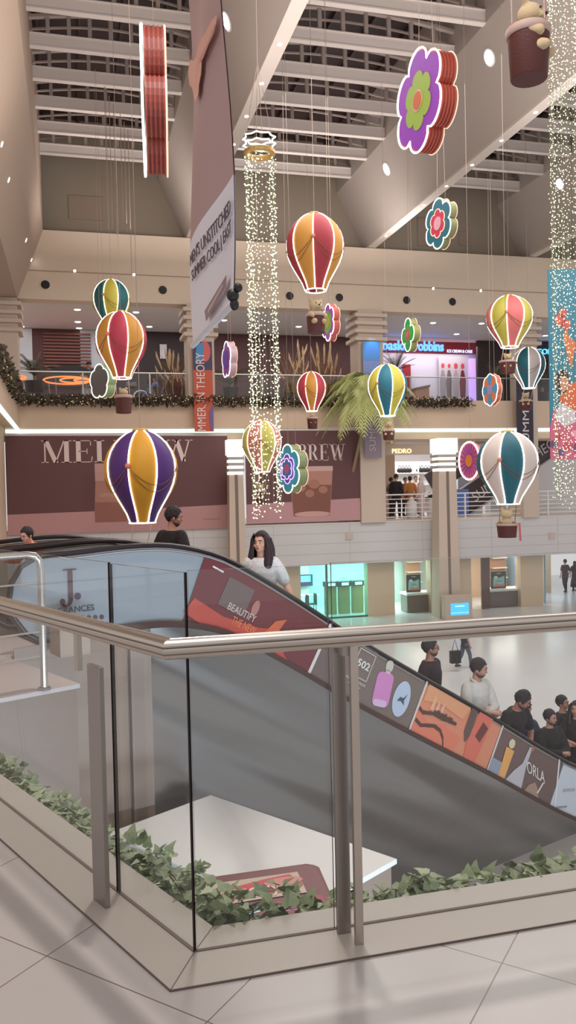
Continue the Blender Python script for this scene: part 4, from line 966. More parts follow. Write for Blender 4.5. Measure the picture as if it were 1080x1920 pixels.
pl.ell(MB(), w*.62, -.40, w*.30, .42).build('print', pm((212,96,90), .5), t); pl.poly(MB(), [(w*.2,-.1),(w*.6,-.05),(w*.5,-.7),(w*.1,-.9)], .006).build('print', pm((72,140,190), .5), t); pl.poly(MB(), [(w*.78,-2.9),(w,-2.5),(w,-3.6),(w*.84,-3.6)], .006).build('print', pm((110,96,150), .5), t)
t, a, b = vbanner('faded lilac and blue banner on the column behind the palm', 680, 716, 640, 858, ((150,132,146), (640,676,(96,150,206)), (676,700,(136,150,196))), YF-.42, 'SUMMER', (204,188,196), (.30,76), 846, 704)
t, a, b = vbanner('dark navy banner reading SUMMER on the right column', 968, 1001, 700, 862, ((52,42,58),), YF-.42, 'SUMMER', (226,214,214), (.34,104), 842, 992)
# spot uplight shine at the column tops are real lamps (see lights)
Yq = 26.0; a, b = at(1027, 505, Y=Yq), at(1031, 862, Y=Yq)
bb = thing('picture_banner', (a.x+1.3,Yq,b.z), 'wide teal picture banner of a woman in pink behind the right light curtain', 'banner')
du = V((1,-.25,0)); W2 = 2.3
pl = Plane2((a.x,Yq,b.z), du, (0,0,1)); Hq = a.z-b.z
def bp(pts, col, name, d=.01): return pl.poly(MB(), pts, d).build(name, pm(col, .5), bb)
pl.rect(MB(), 0, 0, W2, Hq, -.03, .03).build('banner_sheet', pm((52,120,142), .5), bb)
bp([(0,0),(W2,0),(W2,1.5),(.9,1.5),(.55,1.95),(.12,1.75),(0,1.1)], (200,96,124), 'print'); bp([(.15,1.5),(.35,1.95),(.9,2.1),(.9,1.3),(.5,1.15)], (206,196,202), 'print', .016)
bp([(.3,2.1),(.6,2.6),(1.1,2.8),(W2,2.9),(W2,1.9),(.9,1.7)], (206,96,60), 'print', .02)
for x, y, r, c in ((.12,.55,.14,(104,70,110)),(.36,.25,.13,(108,74,120)),(.3,.8,.12,(190,60,80)),(.62,.5,.16,(190,60,84)),(1.0,.4,.2,(110,76,120)),(1.2,.9,.2,(196,70,90)),(.85,.9,.13,(230,150,170))): pl.ell(MB(), x, y, r, r*.95, .022).build('print', pm(c, .5), bb)
pl.ell(MB(), .45, 2.75, .26, .42, .024).build('print_hair', pm((60,36,44), .5), bb); pl.ell(MB(), .52, 2.68, .16, .26, .03).build('print_face', pm((196,140,120), .5), bb)
for x, y, s in ((.42,4.9,.2),(.62,4.75,.16),(.5,5.15,.15)): pl.ell(MB(), x, y, s, s*1.1, .012).build('print_flower', pm((200,84,74), .5), bb)
pl.poly(MB(), [(.5,4.3),(.62,4.7),(.70,4.35),(.95,4.1),(.8,3.2),(.66,3.6)], .012).build('print_leaf', pm((206,112,70), .5), bb); pl.poly(MB(), [(1.0,4.4),(1.3,4.4),(1.25,3.4),(1.05,3.3)], .012).build('print_leaf', pm((196,104,70), .5), bb)
text_mb('IN THEORY', pl.p(1.05,3.5,.02), pl.u, pl.v, .5, .004, 1.2).build('lettering', pm((206,214,214), .5), bb)
# ================================================================ coffee hoarding
def hoard(label, px0, px1, py0, py1):
    Y = YF-.1; a, b = at(px0, py0, Y=Y), at(px1, py1, Y=Y)
    t = thing('hoarding', ((a.x+b.x)/2,Y,b.z), label, 'hoarding', 'printed coffee hoardings'); zt, zb = a.z, b.z
    MB().box((a.x,Y,zb), (b.x,Y+.06,zt)).build('board', mat('hoarding_mauve_brown', (102,64,64), .5, mott=(.25,.08)), t)
    pl = Plane2((a.x,Y,zb), (1,0,0), (0,0,1)); w, h = b.x-a.x, zt-zb
    return t, pl, w, h, Y, a
t, pl, w, h, Y, a = hoard('left coffee hoarding reading MELLOW in pale serif letters', 9, 430, 817, 990)
mb = MB(); mb.tube([(a.x,Y,a.z+.04), (a.x+w,Y,a.z-.0)], .05, 6); mb.build('top_edge', pm((222,212,206), .5), t)
pl.poly(MB(), [(0,0),(w,0),(w,.98),(w*.5,.86),(0,.80)], .004).build('print_table', pm((190,142,140), .5), t)
x0, y0 = at(78,868,Y=Y), at(362,867,Y=Y)
serif_mb('MELLOW', pl, x0.x-a.x, x0.z-pl.o.z, at(78,826,Y=Y).z-x0.z, .006, .006, .05, y0.x-x0.x).build('lettering', pm((230,206,200), .5), t)
cx = at(205,900,Y=Y).x-a.x
pl.poly(MB(), [(cx-.62,.62),(cx+.7,.62),(cx+.62,2.6),(cx-.52,2.6)], .008).build('print_jar', pm((176,124,110), .5), t); pl.rect(MB(), cx-.56, 2.05, cx+.64, 2.75, .012).build('print_lid', pm((196,150,142), .5), t)
pl.poly(MB(), [(cx-.6,.40),(cx+.66,.40),(cx+.64,1.2),(cx-.58,1.2)], .012).build('print_coffee', pm((150,96,84), .5), t)
text_mb('OPENING SOON', pl.p(cx-.40,1.40,.014), pl.u, pl.v, .17, .003, 1.5).build('lettering', pm((206,160,146), .5), t)
pl.rect(MB(), w-1.1, .38, w-.35, .41, .006).build('print', pm((150,108,106), .5), t)
t, pl, w, h, Y, a = hoard('right coffee hoarding reading BREW above a glass of iced coffee', 459, 676, 806, 975)
MB().box((a.x,Y-.02,a.z-.04), (a.x+w,Y+.08,a.z+.05)).build('top_edge', pm((214,198,190), .5), t)
pl.poly(MB(), [(0,0),(w,0),(w,.95),(0,.80)], .004).build('print_table', pm((196,148,150), .5), t)
x0, y0 = at(558,864,Y=Y), at(648,864,Y=Y)
serif_mb('BREW', pl, x0.x-a.x, x0.z-pl.o.z, at(560,833,Y=Y).z-x0.z, .006, .006, .05, y0.x-x0.x).build('lettering', pm((230,206,200), .5), t)
gx = at(585,930,Y=Y).x-a.x
pl.poly(MB(), [(gx-.85,.25),(gx+.8,.25),(gx+.95,2.35),(gx-1.0,2.35)], .008).build('print_glass', pm((190,136,120), .5), t); pl.poly(MB(), [(gx-.83,.25),(gx+.78,.25),(gx+.88,1.55),(gx-.92,1.6)], .011).build('print_coffee', pm((136,84,70), .5), t)
for q, (x, y, r) in enumerate(((-.5,1.45,.22),(.1,1.6,.25),(.5,1.35,.2),(-.1,1.2,.2))): pl.ell(MB(), gx+x, y, r, r*.8, .015).build('print_ice', pm((176,120,100), .5), t)
pl.ell(MB(), gx, .32, .8, .12, .016).build('print_base', pm((206,160,150), .5), t); pl.rect(MB(), gx-1.0, 2.15, gx+.95, 2.36, .013).build('print_rim', pm((214,176,166), .5), t)
# ================================================================ shop signs
RED = pm((150,34,44), .4); Ys = 39.6
sp_ = thing('shop_sign', at(805,664,Y=Ys), 'red ice cream shop fascia with glowing blue lettering', 'shop sign')
a, b = at(713,638,Y=Ys), at(893,664,Y=Ys); MB().box((a.x,Ys,b.z), (b.x,Ys+.25,a.z)).build('fascia', RED, sp_)
p, q = at(717,656,Y=Ys), at(831,656,Y=Ys); BL = mat('blue_sign_glow', (96,160,255), .5, emit=1.6)
text_mb('baskin', (p.x,Ys-.05,p.z), (1,0,0), (0,0,1), .52, .05, (q.x-p.x)*.45, bold=.02).build('lettering', BL, sp_); text_mb('robbins', (p.x+(q.x-p.x)*.52,Ys-.05,p.z), (1,0,0), (0,0,1), .52, .05, (q.x-p.x)*.48, bold=.02).build('lettering', BL, sp_)
p, q = at(838,661,Y=Ys), at(885,661,Y=Ys); text_mb('ICE CREAM & CAKE', (p.x,Ys-.04,p.z), (1,0,0), (0,0,1), .16, .03, q.x-p.x).build('lettering', mat('pale_sign_glow', (190,200,255), .5, emit=1.4), sp_)
cs = thing('shop_sign', at(1020,664,Y=Ys), 'blue glowing COFFEE sign on the dark shop at right', 'shop sign'); p, q = at(1006,664,Y=Ys), at(1052,664,Y=Ys)
text_mb('COFFEE', (p.x,Ys-.04,p.z), (1,0,0), (0,0,1), .30, .04, q.x-p.x).build('lettering', mat('cyan_sign_glow', (80,190,255), .5, emit=2), cs); MB().box((p.x-.3,Ys,p.z-.3), (q.x+.3,Ys+.2,p.z+.6)).build('fascia', pm((40,30,36), .5), cs)
Yp = 34.55
ps = thing('shop_sign', at(770,851,Y=Yp), 'taupe shoe shop sign with pale gold PEDRO letters', 'shop sign'); a, b = at(716,833,Y=Yp), at(905,851,Y=Yp)
MB().box((a.x,Yp,b.z), (b.x,Yp+.04,a.z)).build('fascia', pm((176,156,138), .5), ps); p, q = at(735,850,Y=Yp), at(771,850,Y=Yp)
text_mb('PEDRO', (p.x,Yp-.02,at(735,850,Y=Yp).z), (1,0,0), (0,0,1), .21, .02, q.x-p.x).build('lettering', mat('gold_sign_glow', (255,232,176), .5, emit=1.3), ps)
# ================================================================ railings of the far floors
z0, zt = .18, 1.32
rl = thing('balcony_railing', (15,YF+.1,z0), 'white horizontal bar railing on the middle floor parapet', 'railing'); a, b = at(677,940,Y=YF).x, XR
for i in range(6): z = z0+.16+(zt-z0-.16)*i/5; MB().tube([(a,YF+.1,z), (b,YF+.1,z)], .032 if i == 5 else .02, 6).build('rail', WHITE, rl)
for x in np.arange(a+.8, b, 2.1): MB().box((x-.025,YF+.06,z0), (x+.025,YF+.14,zt)).build('post', WHITE, rl)
zt = at(300,700,Y=YF+.15).z; gl = thing('balcony_railing', (8,YF+.15,ZL2), 'slim glass railing along the upper floor garland', 'railing')
MB().tube([(-1.8,YF+.15,zt), (XR,YF+.15,zt)], .03, 6).build('top_rail', STEEL, gl)
for x in (.55, 3.2, 7.9, 9.8, 11.6, 14.6, 16.6): MB().box((x-.03,YF+.12,ZL2), (x+.03,YF+.18,zt)).build('post', STEELD, gl)
MB().box((-1.8,YF+.145,ZL2), (XR,YF+.155,zt-.05)).build('glass_pane', GLASS, gl)
# garlands
GAR = [mat('garland_dark_leaf', (78,62,50), .7), mat('garland_green_leaf', (92,92,62), .7), mat('garland_light', (255,214,160), .5, emit=.35)]
def garland(label, p0, p1, n, seed, h=.5):
    rnd = random.Random(seed); mb = MB(); d = V(p1)-V(p0)
    for i in range(n):
        p = V(p0)+d*rnd.random()+V((rnd.uniform(-.12,.12), rnd.uniform(-.22,.08), rnd.uniform(-h/2,h/2))); s = rnd.uniform(.10,.2)
        u = V((rnd.uniform(-1,1), rnd.uniform(-1,1), rnd.uniform(-1,1))).normalized(); w = u.orthogonal().normalized()
        mb.add([p, p+u*s*.5+w*s*.3, p+u*s, p+u*s*.5-w*s*.3], [(0,1,2,3)], rnd.choice((0,0,0,1)))
        if i % 22 == 0: mb.ell(p+V((0,-.1,0)), .022, 5, 4, 2)
    return solo('garland', mb, GAR, label, 'garland', kind='stuff')
garland('dark leafy garland with tiny lights along the upper balcony edge', (-1.7,YF-.22,5.36), (17.4,YF-.22,5.36), 5200, 1, .36)
garland('dark leafy garland along the left gallery edge', (-1.76,23,5.38), (-1.76,YF-.3,5.38), 1800, 2)
# ================================================================ downlights, spots, speakers
def atP(px, py, p0, n):
    c = ((px-540)/FOC, (py-960)/FOC, 1.0); d = V([sum(CAMM[i][k]*c[k] for k in range(3)) for i in range(3)]); n = V(n); return EYE+d*((V(p0)-EYE).dot(n)/d.dot(n))
def disc(name, c, n, r, m, label, cat, grp, ringm=None):
    n = V(n).normalized(); u = n.orthogonal().normalized(); w = n.cross(u); c = V(c)
    t = thing(name, c, label, cat, grp); P = lambda rr, d: [c+n*d+(u*math.cos(2*PI*i/18)+w*math.sin(2*PI*i/18))*rr for i in range(18)]
    MB().prism(P(r*1.25,.0), n*.02).build('trim_ring', ringm or WHITE, t); MB().prism(P(r,.021), n*.008).build('lens', m, t); return t
for i, (px, py, b) in enumerate(((918,108,1),(725,317,1),(425,40,0),(1050,345,2))):
    xa, xb = ((3.79,4.83),(11.55,12.71),(19.35,20.55))[b]; nr = V((ZB-ZA, 0, -(xb-xa))).normalized()
    if nr.x > 0: nr = -nr
    disc('beam_light', atP(px,py,(xa,0,ZA),nr), nr, .20, mat('beam_light_glow', (236,244,255), .5, emit=5), ('round light on the beam below the big teddy basket','round light on the beam behind the purple flower','round light on the beam just right of the tall banner','round light on the beam behind the right light curtain')[i], 'ceiling light', 'round beam lights')
for b, xb in enumerate((4.83,12.71,20.55)):
    for k in range(14 if b < 2 else 2):
        disc('spotlight', (xb+.17, 32.3-1.9*k, ZB-.08), (0,0,-1), .055, DOWN, ('small spotlight in the lip of the beam right of the tall banner','small spotlight in the lip of the beam below the purple flower','small spotlight in the lip of the far right beam')[b], 'spotlight', ('spotlights along the beam by the tall banner','spotlights along the beam by the purple flower','spotlights on the far right beam')[b])
nl = V((12.0-9.33, 0, -(1.85-.82))).normalized()
for px, py in ((2,270),(15,337),(48,450),(58,487)): disc('spotlight', atP(px,py,(-.82,0,12.0),nl), nl, .07, DOWN, 'small spotlight on the sloping bulkhead at left', 'spotlight', 'spotlights on the left bulkhead')
for px, py in ((140,508),(251,515),(812,541),(901,545)):
    p = at(px,py,Y=YF-.02); disc('spotlight', p, (0,-1,-.3), .05, DOWN, 'tiny spotlight glowing on the seam of the beige fascia', 'spotlight', 'fascia seam spotlights')
for px, py in ((85,534),(305,544),(543,555),(636,558),(762,563),(848,566)):
    disc('ceiling_speaker', at(px,py,Y=YF), (0,-1,0), .17, BLACK, 'round black speaker grille set in the beige fascia', 'speaker', 'fascia speakers', FASC)
for px, py in ((145,580),(146,603),(148,622),(42,619),(255,585),(280,612),(420,600),(718,603),(812,605),(903,606),(856,626),(1022,629),(560,612)):
    p = at(px,py,Z=ZFB+.015); disc('downlight', (p.x,min(p.y,39.6),ZFB+.02), (0,0,-1), .13, DOWN, 'round recessed downlight in the white upper floor ceiling', 'ceiling light', 'upper floor downlights')
# ================================================================ plants
def frond_plant(name, label, cat, base, n, length, col, droop, pot, seed, leaflets=14, lw=.05, trunk=0, group=None, tilt=(.2,1.1), sc=1.0, tip=(0,0)):
    rnd = random.Random(seed); base = V(base); t = thing(name, base, label, cat, group); z0 = 0
    if pot:
        pr, ph, pc = pot; MB().lathe([(0,0),(pr*.72,0),(pr,ph),(pr*.9,ph),(pr*.85,ph*.9),(0,ph*.9)], base, 16).build('pot', pm(pc, .5), t); z0 = ph*.9
    if trunk: MB().tube([base+V((0,0,z0)), base+V((tip[0]*.6+.03,tip[1]*.8,z0+trunk*.6)), base+V((tip[0],tip[1],z0+trunk))], [.08,.065,.07], 7).build('trunk', pm((150,130,96), .8), t); z0 += trunk
    mb = MB(); o = base+V((tip[0],tip[1],z0))
    for i in range(n):
        a = rnd.uniform(0, 2*PI); e = rnd.uniform(*tilt); L = length*rnd.uniform(.7,1.1); d = V((math.cos(a), math.sin(a), 0)); side = V((-d.y,d.x,0)); pts = []
        for k in range(9):
            f = k/8; pts.append(o+d*(L*f*math.cos(e+f*.0))*(.95)+V((0,0,L*f*math.sin(e)-droop*L*f*f)))
        mb.tube(pts, [.016*sc*(1-.8*k/8) for k in range(9)], 3)
        for k in range(leaflets):
            f = .15+.85*k/leaflets; q = f*8; i0 = min(int(q), 7); p = pts[i0].lerp(pts[i0+1], q-i0); tg = (pts[i0+1]-pts[i0]).normalized()
            ll = L*.34*math.sin(PI*min(.98,f*.8+.18))*rnd.uniform(.8,1.1)
            for s in (-1, 1):
                u = (side*s+tg*.8+V((0,0,-.35*droop))).normalized(); w = tg*lw*.5
                mb.add([p-w, p+w*.2, p+u*ll+V((0,0,-.25*droop*ll)), p+u*ll*.5-w*.8], [(0,1,2,3)])
    mb.build('fronds', col if not isinstance(col, tuple) else pm(col, .6), t); return t
def reeds(label, base, n, h, spread, col, seed, plume=None, pot=None, group=None):
    rnd = random.Random(seed); base = V(base); t = thing('tall_grass', base, label, 'ornamental grass', group); mb = MB(); pl_ = MB()
    if pot: MB().box((base.x-pot[0],base.y-.3,base.z), (base.x+pot[0],base.y+.3,base.z+pot[1])).build('planter', pm((84,58,54), .6), t)
    for i in range(n):
        a = rnd.uniform(0,2*PI); r = spread*rnd.random(); b0 = base+V((rnd.uniform(-.5,.5)*spread,rnd.uniform(-.15,.15),0)); H = h*rnd.uniform(.55,1.05); lean = V((math.cos(a)*r, math.sin(a)*r*.4, 0))
        pts = [b0+lean*f*f+V((0,0,H*f*(1-.12*f))) for f in (0,.35,.7,1)]; w = .028
        vs = []
        for k, p in enumerate(pts): ww = w*(1-.85*k/3); vs += [p-V((ww,0,0)), p+V((ww,0,0))]
        mb.add(vs, [(0,1,3,2),(2,3,5,4),(4,5,7,6)])
        if plume and i % 4 == 0: pl_.tube([pts[2], pts[3], pts[3]+V((lean.x*.1,0,.25))], [.03,.05,.01], 5)
    mb.build('blades', pm(col, .7), t)
    if plume: pl_.build('plumes', pm(plume, .7), t)
    return t
at2 = lambda px, py, Y: at(px, py, Y=Y)
zl = ZL2-.05
def P2(px, Y): p = at(px, 700, Y=Y); return (p.x, Y, zl)
frond_plant('potted_palm', 'dark spiky palm in a black pot at the far left of the upper floor', 'potted plant', P2(64,36), 16, 1.5, (96,96,72), .35, (.42,.95,(48,36,40)), 11, 12, .07, .3, tilt=(.5,1.4))
reeds('brown feathery grasses in a planter left of the orange banner', P2(325,35.6), 60, 2.5, .7, (128,96,66), 12, (206,176,140), (.9,.7))
frond_plant('potted_palm', 'dull green spiky plant in the dark corner right of the orange banner', 'potted plant', P2(432,35.5), 16, 1.5, (92,88,60), .3, (.35,.7,(58,42,42)), 13, 12, .06, .2, tilt=(.5,1.4))
reeds('tall dry grasses behind the upper railing right of the light curtain', P2(555,35.6), 46, 2.9, .9, (150,116,82), 14, (214,180,140), (.7,.5))
reeds('tall dry grasses behind the upper railing next to the palm column', P2(610,35.8), 56, 2.9, .9, (140,104,74), 15, (206,170,132), (.7,.5))
frond_plant('potted_palm', 'dark spiky palm top behind the lime yellow balloon', 'potted plant', P2(742,35.2), 18, 1.4, (84,80,60), .2, (.35,.7,(60,44,44)), 16, 14, .05, .9, tilt=(.3,1.4))
frond_plant('potted_palm', 'dark spiky palm beside the coffee shop at right', 'potted plant', P2(930,35.4), 14, 1.3, (82,78,56), .3, (.35,.7,(60,44,44)), 17, 12, .06, .4, tilt=(.4,1.4))
frond_plant('potted_palm', 'dark spiky palm under the COFFEE sign', 'potted plant', P2(1016,36), 12, 1.2, (80,74,60), .3, (.35,.7,(60,44,44)), 18, 12, .06, .3, tilt=(.4,1.4))
pb = at(690, 985, Y=33.3)
PALM = mat('palm_yellow_green', (200,204,134), .6)
frond_plant('tall_palm', 'tall light green palm with drooping fronds reaching over the upper balcony', 'palm tree', (11.55,34.5,.24), 60, 2.5, PALM, .85, (.36,.6,(206,188,170)), 19, 22, .09, 5.3, tilt=(-.3,1.0), sc=1.6, tip=(.75,-1.35))
frond_plant('potted_shrub', 'leafy green shrub in a beige planter by the shoe shop entrance', 'potted plant', (at(706,930,Y=35.2).x,35.2,.1), 26, .7, (104,116,84), .4, (.55,.95,(190,166,146)), 20, 8, .10, 0, tilt=(.2,1.4))
frond_plant('potted_shrub', 'dark green shrub in a white pot right of the shoe shop group', 'potted plant', (at(809,930,Y=36.2).x,36.2,.1), 20, .65, (70,80,62), .4, (.3,1.0,(236,232,230)), 21, 8, .10, 0, tilt=(.2,1.4))
# ================================================================ upper floor props
def neon_rings(label, px, py, rx, Y):
    c = at(px,py,Y=Y); t = thing('neon_ring_light', (c.x,Y,c.z), label, 'ring light', 'orange ring lights')
    for k, (r, dx) in enumerate(((1,0),(.62,.35),(.34,.7))):
        MB().tube([(c.x+dx*rx*.9+rx*r*math.cos(2*PI*i/28), Y+rx*r*math.sin(2*PI*i/28), c.z+.30*rx*r*math.sin(2*PI*i/28)) for i in range(28)], .035, 6, closed=True).build('ring', mat('orange_ring_glow', (255,128,60), .5, emit=1.15), t)
    for a in (.6, 2.5, 4.2): MB().tube([(c.x+rx*math.cos(a),Y+rx*math.sin(a),c.z), (c.x+rx*math.cos(a)*.9,Y+rx*math.sin(a)*.9,zl)], .03, 5).build('leg', pm((150,110,86), .5), t)
neon_rings('orange glowing rings stacked as a display in front of the slatted wall', 126, 713, 1.0, 37.6); neon_rings('orange glowing rings at the left edge behind the cream column', 8, 708, .9, 37.6)
ap = at(132, 690, Y=39.5)
aw = MB(); n = 16; pts = [(ap.x+1.45*math.cos(PI*i/n), 39.6, zl+1.2+1.0*math.sin(PI*i/n)) for i in range(n+1)]; aw.prism(pts, V((0,.40,0))); solo('awning', aw, BLACK, 'dark rounded canopy in front of the slatted wall', 'canopy')
# bicycle with white rims
bc = at(282, 730, Y=36.6); bi = thing('bicycle', (bc.x,36.6,zl), 'small bicycle with white rimmed wheels near the upper railing', 'bicycle')
for dx in (-.42, .46):
    w = MB().tube([(bc.x+dx+.33*math.cos(2*PI*i/22), 36.6, zl+.35+.33*math.sin(2*PI*i/22)) for i in range(22)], .028, 6, closed=True)
    for i in range(8): a = 2*PI*i/8; w.tube([(bc.x+dx,36.6,zl+.35), (bc.x+dx+.33*math.cos(a),36.6,zl+.35+.33*math.sin(a))], .005, 3)
    w.build('wheel', pm((226,226,232), .4), bi)
f = MB(); Bq = lambda x, z: (bc.x+x,36.6,zl+z)
for a, b in (((-.42,.35),(0,.32)),((0,.32),(-.12,.85)),((-.12,.72),(.34,.78)),((0,.32),(.34,.70)),((.46,.35),(.32,.95)),((-.42,.35),(-.12,.72))): f.tube([Bq(*a), Bq(*b)], .02, 5)
f.build('frame', pm((90,120,170), .4), bi); MB().ell(Bq(-.13,.88), (.12,.06,.035), 8, 6).build('saddle', BLACK, bi); MB().tube([(bc.x+.3,36.35,zl+.98), (bc.x+.32,36.85,zl+.98)], .016, 5).build('handlebar', STEELD, bi)
# ice cream shop interior
pic = [(at(824,700,Y=41.3), 'poster with grey clothed figures and red heads in the ice cream shop')]
a, b = at(822,668,Y=41.35), at(879,748,Y=41.35); t = thing('wall_mural', (a.x,41.35,b.z), 'tall mural of pale figures with red balloon heads in the ice cream shop', 'mural'); pl = Plane2((a.x,41.36,max(b.z,zl)), (1,0,0), (0,0,1)); W_ = b.x-a.x
pl.rect(MB(), 0, 0, W_, a.z-max(b.z,zl)).build('panel', pm((196,190,190), .5), t)
for i, x in enumerate((.25,.62,1.02,1.42)):
    g = (.14,.12,.16,.15)[i]; pl.poly(MB(), [(x-.16,.1),(x+.14,.1),(x+.18,1.0),(x+.06,1.55),(x-.08,1.55),(x-.2,.9)], .01).build('figure_print', pm(((150,146,150),(120,100,104),(170,160,164),(120,50,60))[i], .5), t); pl.ell(MB(), x, 1.78, g*.7, g, .012).build('head_print', pm((206,70,80), .5), t)
st = at(772,740,Y=40.6); t = thing('shop_counter', (st.x,40.6,zl), 'brown stepped counter with white top inside the ice cream shop', 'counter')
MB().prism([(st.x-1.1,40.6,zl),(st.x+1.0,40.6,zl),(st.x+1.0,40.6,zl+1.5),(st.x+.2,40.6,zl+1.35),(st.x-1.1,40.6,zl+.8)], V((0,.6,0))).build('body', pm((164,118,92), .5), t); MB().prism([(st.x-1.15,40.55,zl+.8),(st.x+.2,40.55,zl+1.36),(st.x+1.05,40.55,zl+1.52),(st.x+1.05,40.55,zl+1.62),(st.x+.2,40.55,zl+1.46),(st.x-1.15,40.55,zl+.9)], V((0,.7,0))).build('top', pm((110,90,84), .4), t); MB().box((st.x-1.0,40.3,zl), (st.x+.1,40.55,zl+.55)).build('display_case', pm((214,222,232), .3), t)
a, b = at(881,672,Y=41.2), at(893,745,Y=41.2); solo('glow_column', MB().box((a.x,41.2,zl), (b.x,41.4,a.z)), pm((196,160,255), .5, emit=.9), 'violet glowing upright panel at the right end of the ice cream shop', 'light panel')
a, b = at(756,683,Y=41.3), at(771,745,Y=41.3); solo('door_panel', MB().box((a.x,41.3,zl), (b.x,41.45,a.z)), RED, 'narrow red door panel inside the ice cream shop', 'door')
solo('menu_board', MB().box((at(283,0,Y=39.9).x,39.9,at(283,672,Y=39.9).z), (at(296,0,Y=39.9).x,40.0,at(283,645,Y=39.9).z)), pm((206,196,196), .5), 'small pale menu board on the dark shopfront', 'board')
# ================================================================ middle floor shop
t = thing('shoe_shelf', (at(785,800,Y=40.2).x,40.2,.1), 'white shelving of the shoe shop', 'shelf'); a, b = at(722,0,Y=40.3).x, at(905,0,Y=40.3).x
MB().box((a,40.3,.1), (b,40.5,3.0)).build('back_panel', pm((232,232,234), .5), t)
for z in (1.75, 2.35): MB().box((a,39.95,z), (b,40.3,z+.05)).build('shelf_board', WHITE, t)
for x in np.arange(a+1.2, b, 1.9): MB().box((x,40.0,.1), (x+.08,40.3,3.0)).build('upright', WHITE, t)
for i, px in enumerate((748,754,760,766,784,790,797,803,809)):
    x = at(px,805,Y=40.1).x; mb = MB(); mb.ell((x,40.1,2.52), (.16,.09,.12), 8, 6); mb.tube([(x-.1,40.1,2.6), (x,40.1,2.8), (x+.1,40.1,2.6)], .015, 5); solo('handbag', mb, BLACK, 'small black bag on the white shelf of the shoe shop', 'bag', 'black bags on the shoe shop shelf')
sq = at(772,952,Y=34.55); t = thing('sanitizer_stand', (sq.x,34.55,.24), 'short white bottle shaped stand behind the middle floor railing', 'stand'); MB().lathe([(0,0),(.22,0),(.24,.5),(.2,.75),(.08,.85),(.08,.95),(0,.97)], (sq.x,34.55,.24), 16).build('body', WHITE, t, True); MB().lathe([(0,.97),(.06,.97),(.05,1.05),(0,1.06)], (sq.x,34.55,.24), 10).build('cap', STEELD, t)
# far escalator between the middle and upper floor
Yx = 36.5; p0, p1 = at(880,965,Y=Yx), at(1045,850,Y=Yx); t = thing('far_escalator', (p0.x,Yx,.1), 'dark far escalator with white lettering rising to the right', 'escalator')
sl_ = (p1-p0).normalized(); up = V((-sl_.z,0,sl_.x)); q1 = p0+sl_*8
MB().prism([p0-sl_*2.0, q1, q1+up*1.3, p0+up*1.3-sl_*1.6], V((0,.1,0))).build('side_panel', pm((70,58,60), .35), t)
for o in (.0, 1.3): MB().tube([p0+up*o-sl_*1.6-V((0,.05,0)), q1+up*o-V((0,.05,0))], .05, 6).build('rail', pm((176,160,156), .3), t)
text_mb('SUMMER, IN THEORY', p0+up*.35+sl_*.6-V((0,.02,0)), sl_, up, .5, .004, 6.0).build('lettering', pm((214,206,206), .5), t)
MB().prism([p0+up*1.5-sl_*.5+V((0,1.2,0)), q1+up*1.5+V((0,1.2,0)), q1+up*2.6+V((0,1.2,0)), p0+up*2.6-sl_*.5+V((0,1.2,0))], V((0,.1,0))).build('far_side_panel', pm((84,72,72), .35), t)
text_mb('IN THE STORE', p0+up*1.75+sl_*1.6+V((0,1.17,0)), sl_, up, .55, .004, 5.0).build('lettering', pm((200,190,190), .5), t)
a, b = at(858,858,Y=38), at(905,960,Y=38); solo('storefront', MB().box((a.x,38,.1), (b.x,38.2,3.3)), pm((206,214,226), .4), 'pale bluish shopfront behind the pink rosette sign', 'shopfront')
a = at(868,935,Y=35.6); solo('info_stand', MB().box((a.x-.25,35.6,.1), (a.x+.3,35.8,1.5)), pm((90,120,190), .5), 'blue upright stand behind the lamp column', 'stand')
# ================================================================ ground floor shops
t = thing('cyan_shop_glass', (at(630,0,Y=YG+.1).x,YG+.1,ZG), 'clear glass front of the cyan lit shop', 'shop window'); a, b = at(556,0,Y=YG+.1).x, at(690,0,Y=YG+.1).x
xj2 = at(588,0,Y=YG+.1).x
for x0, x1 in ((a,xj2),(xj2+.04,b)): MB().box((x0,YG+.1,ZG+.05), (x1,YG+.115,ZP)).build('glass_pane', glass_mat('cyan_shop_glass', (.72,.95,.90,1)), t)
MB().box((a,YG+.05,ZG), (b,YG+.2,ZG+.06)).build('sill', pm((70,90,88), .4), t); MB().box((xj2,YG+.08,ZG), (xj2+.05,YG+.16,ZP)).build('mullion', pm((120,150,150), .4), t)
for i, px in enumerate((621,646,671)):
    c = at(px,1160,Y=35.9); t = thing('display_pedestal', (c.x,35.9,ZG), ('sand pedestal with a screen top, leftmost of the three in the cyan shop','middle of the three sand pedestals in the cyan shop, white card on top','sand pedestal with a screen top, rightmost of the three in the cyan shop')[i], 'pedestal', 'pedestals in the cyan shop')
    MB().box((c.x-.24,35.75,ZG), (c.x+.24,36.15,ZG+1.25)).build('column', pm((176,156,116), .5), t); MB().box((c.x-.28,35.7,ZG+1.25), (c.x+.28,36.2,ZG+1.48)).build('screen_box', pm((60,70,76), .4), t); MB().box((c.x-.17,35.69,ZG+1.30), (c.x+.17,35.70,ZG+1.43)).build('screen', pm((236,250,250), .5, emit=1.2), t)
    if i == 1: MB().box((c.x-.14,35.9,ZG+1.55), (c.x+.14,35.92,ZG+1.68)).build('card', WHITE, t)
a, b = at(561,1078,Y=38.3), at(586,1098,Y=38.3); t = thing('wall_screen', (a.x,38.3,b.z), 'bright blue screens on the back wall of the cyan shop', 'screen'); MB().box((a.x,38.25,b.z), (b.x,38.35,a.z)).build('frame', pm((60,60,90), .4), t); MB().box((a.x+.06,38.24,b.z+.2), (b.x-.1,38.25,a.z-.05)).build('display', pm((96,160,255), .5, emit=1.3), t)
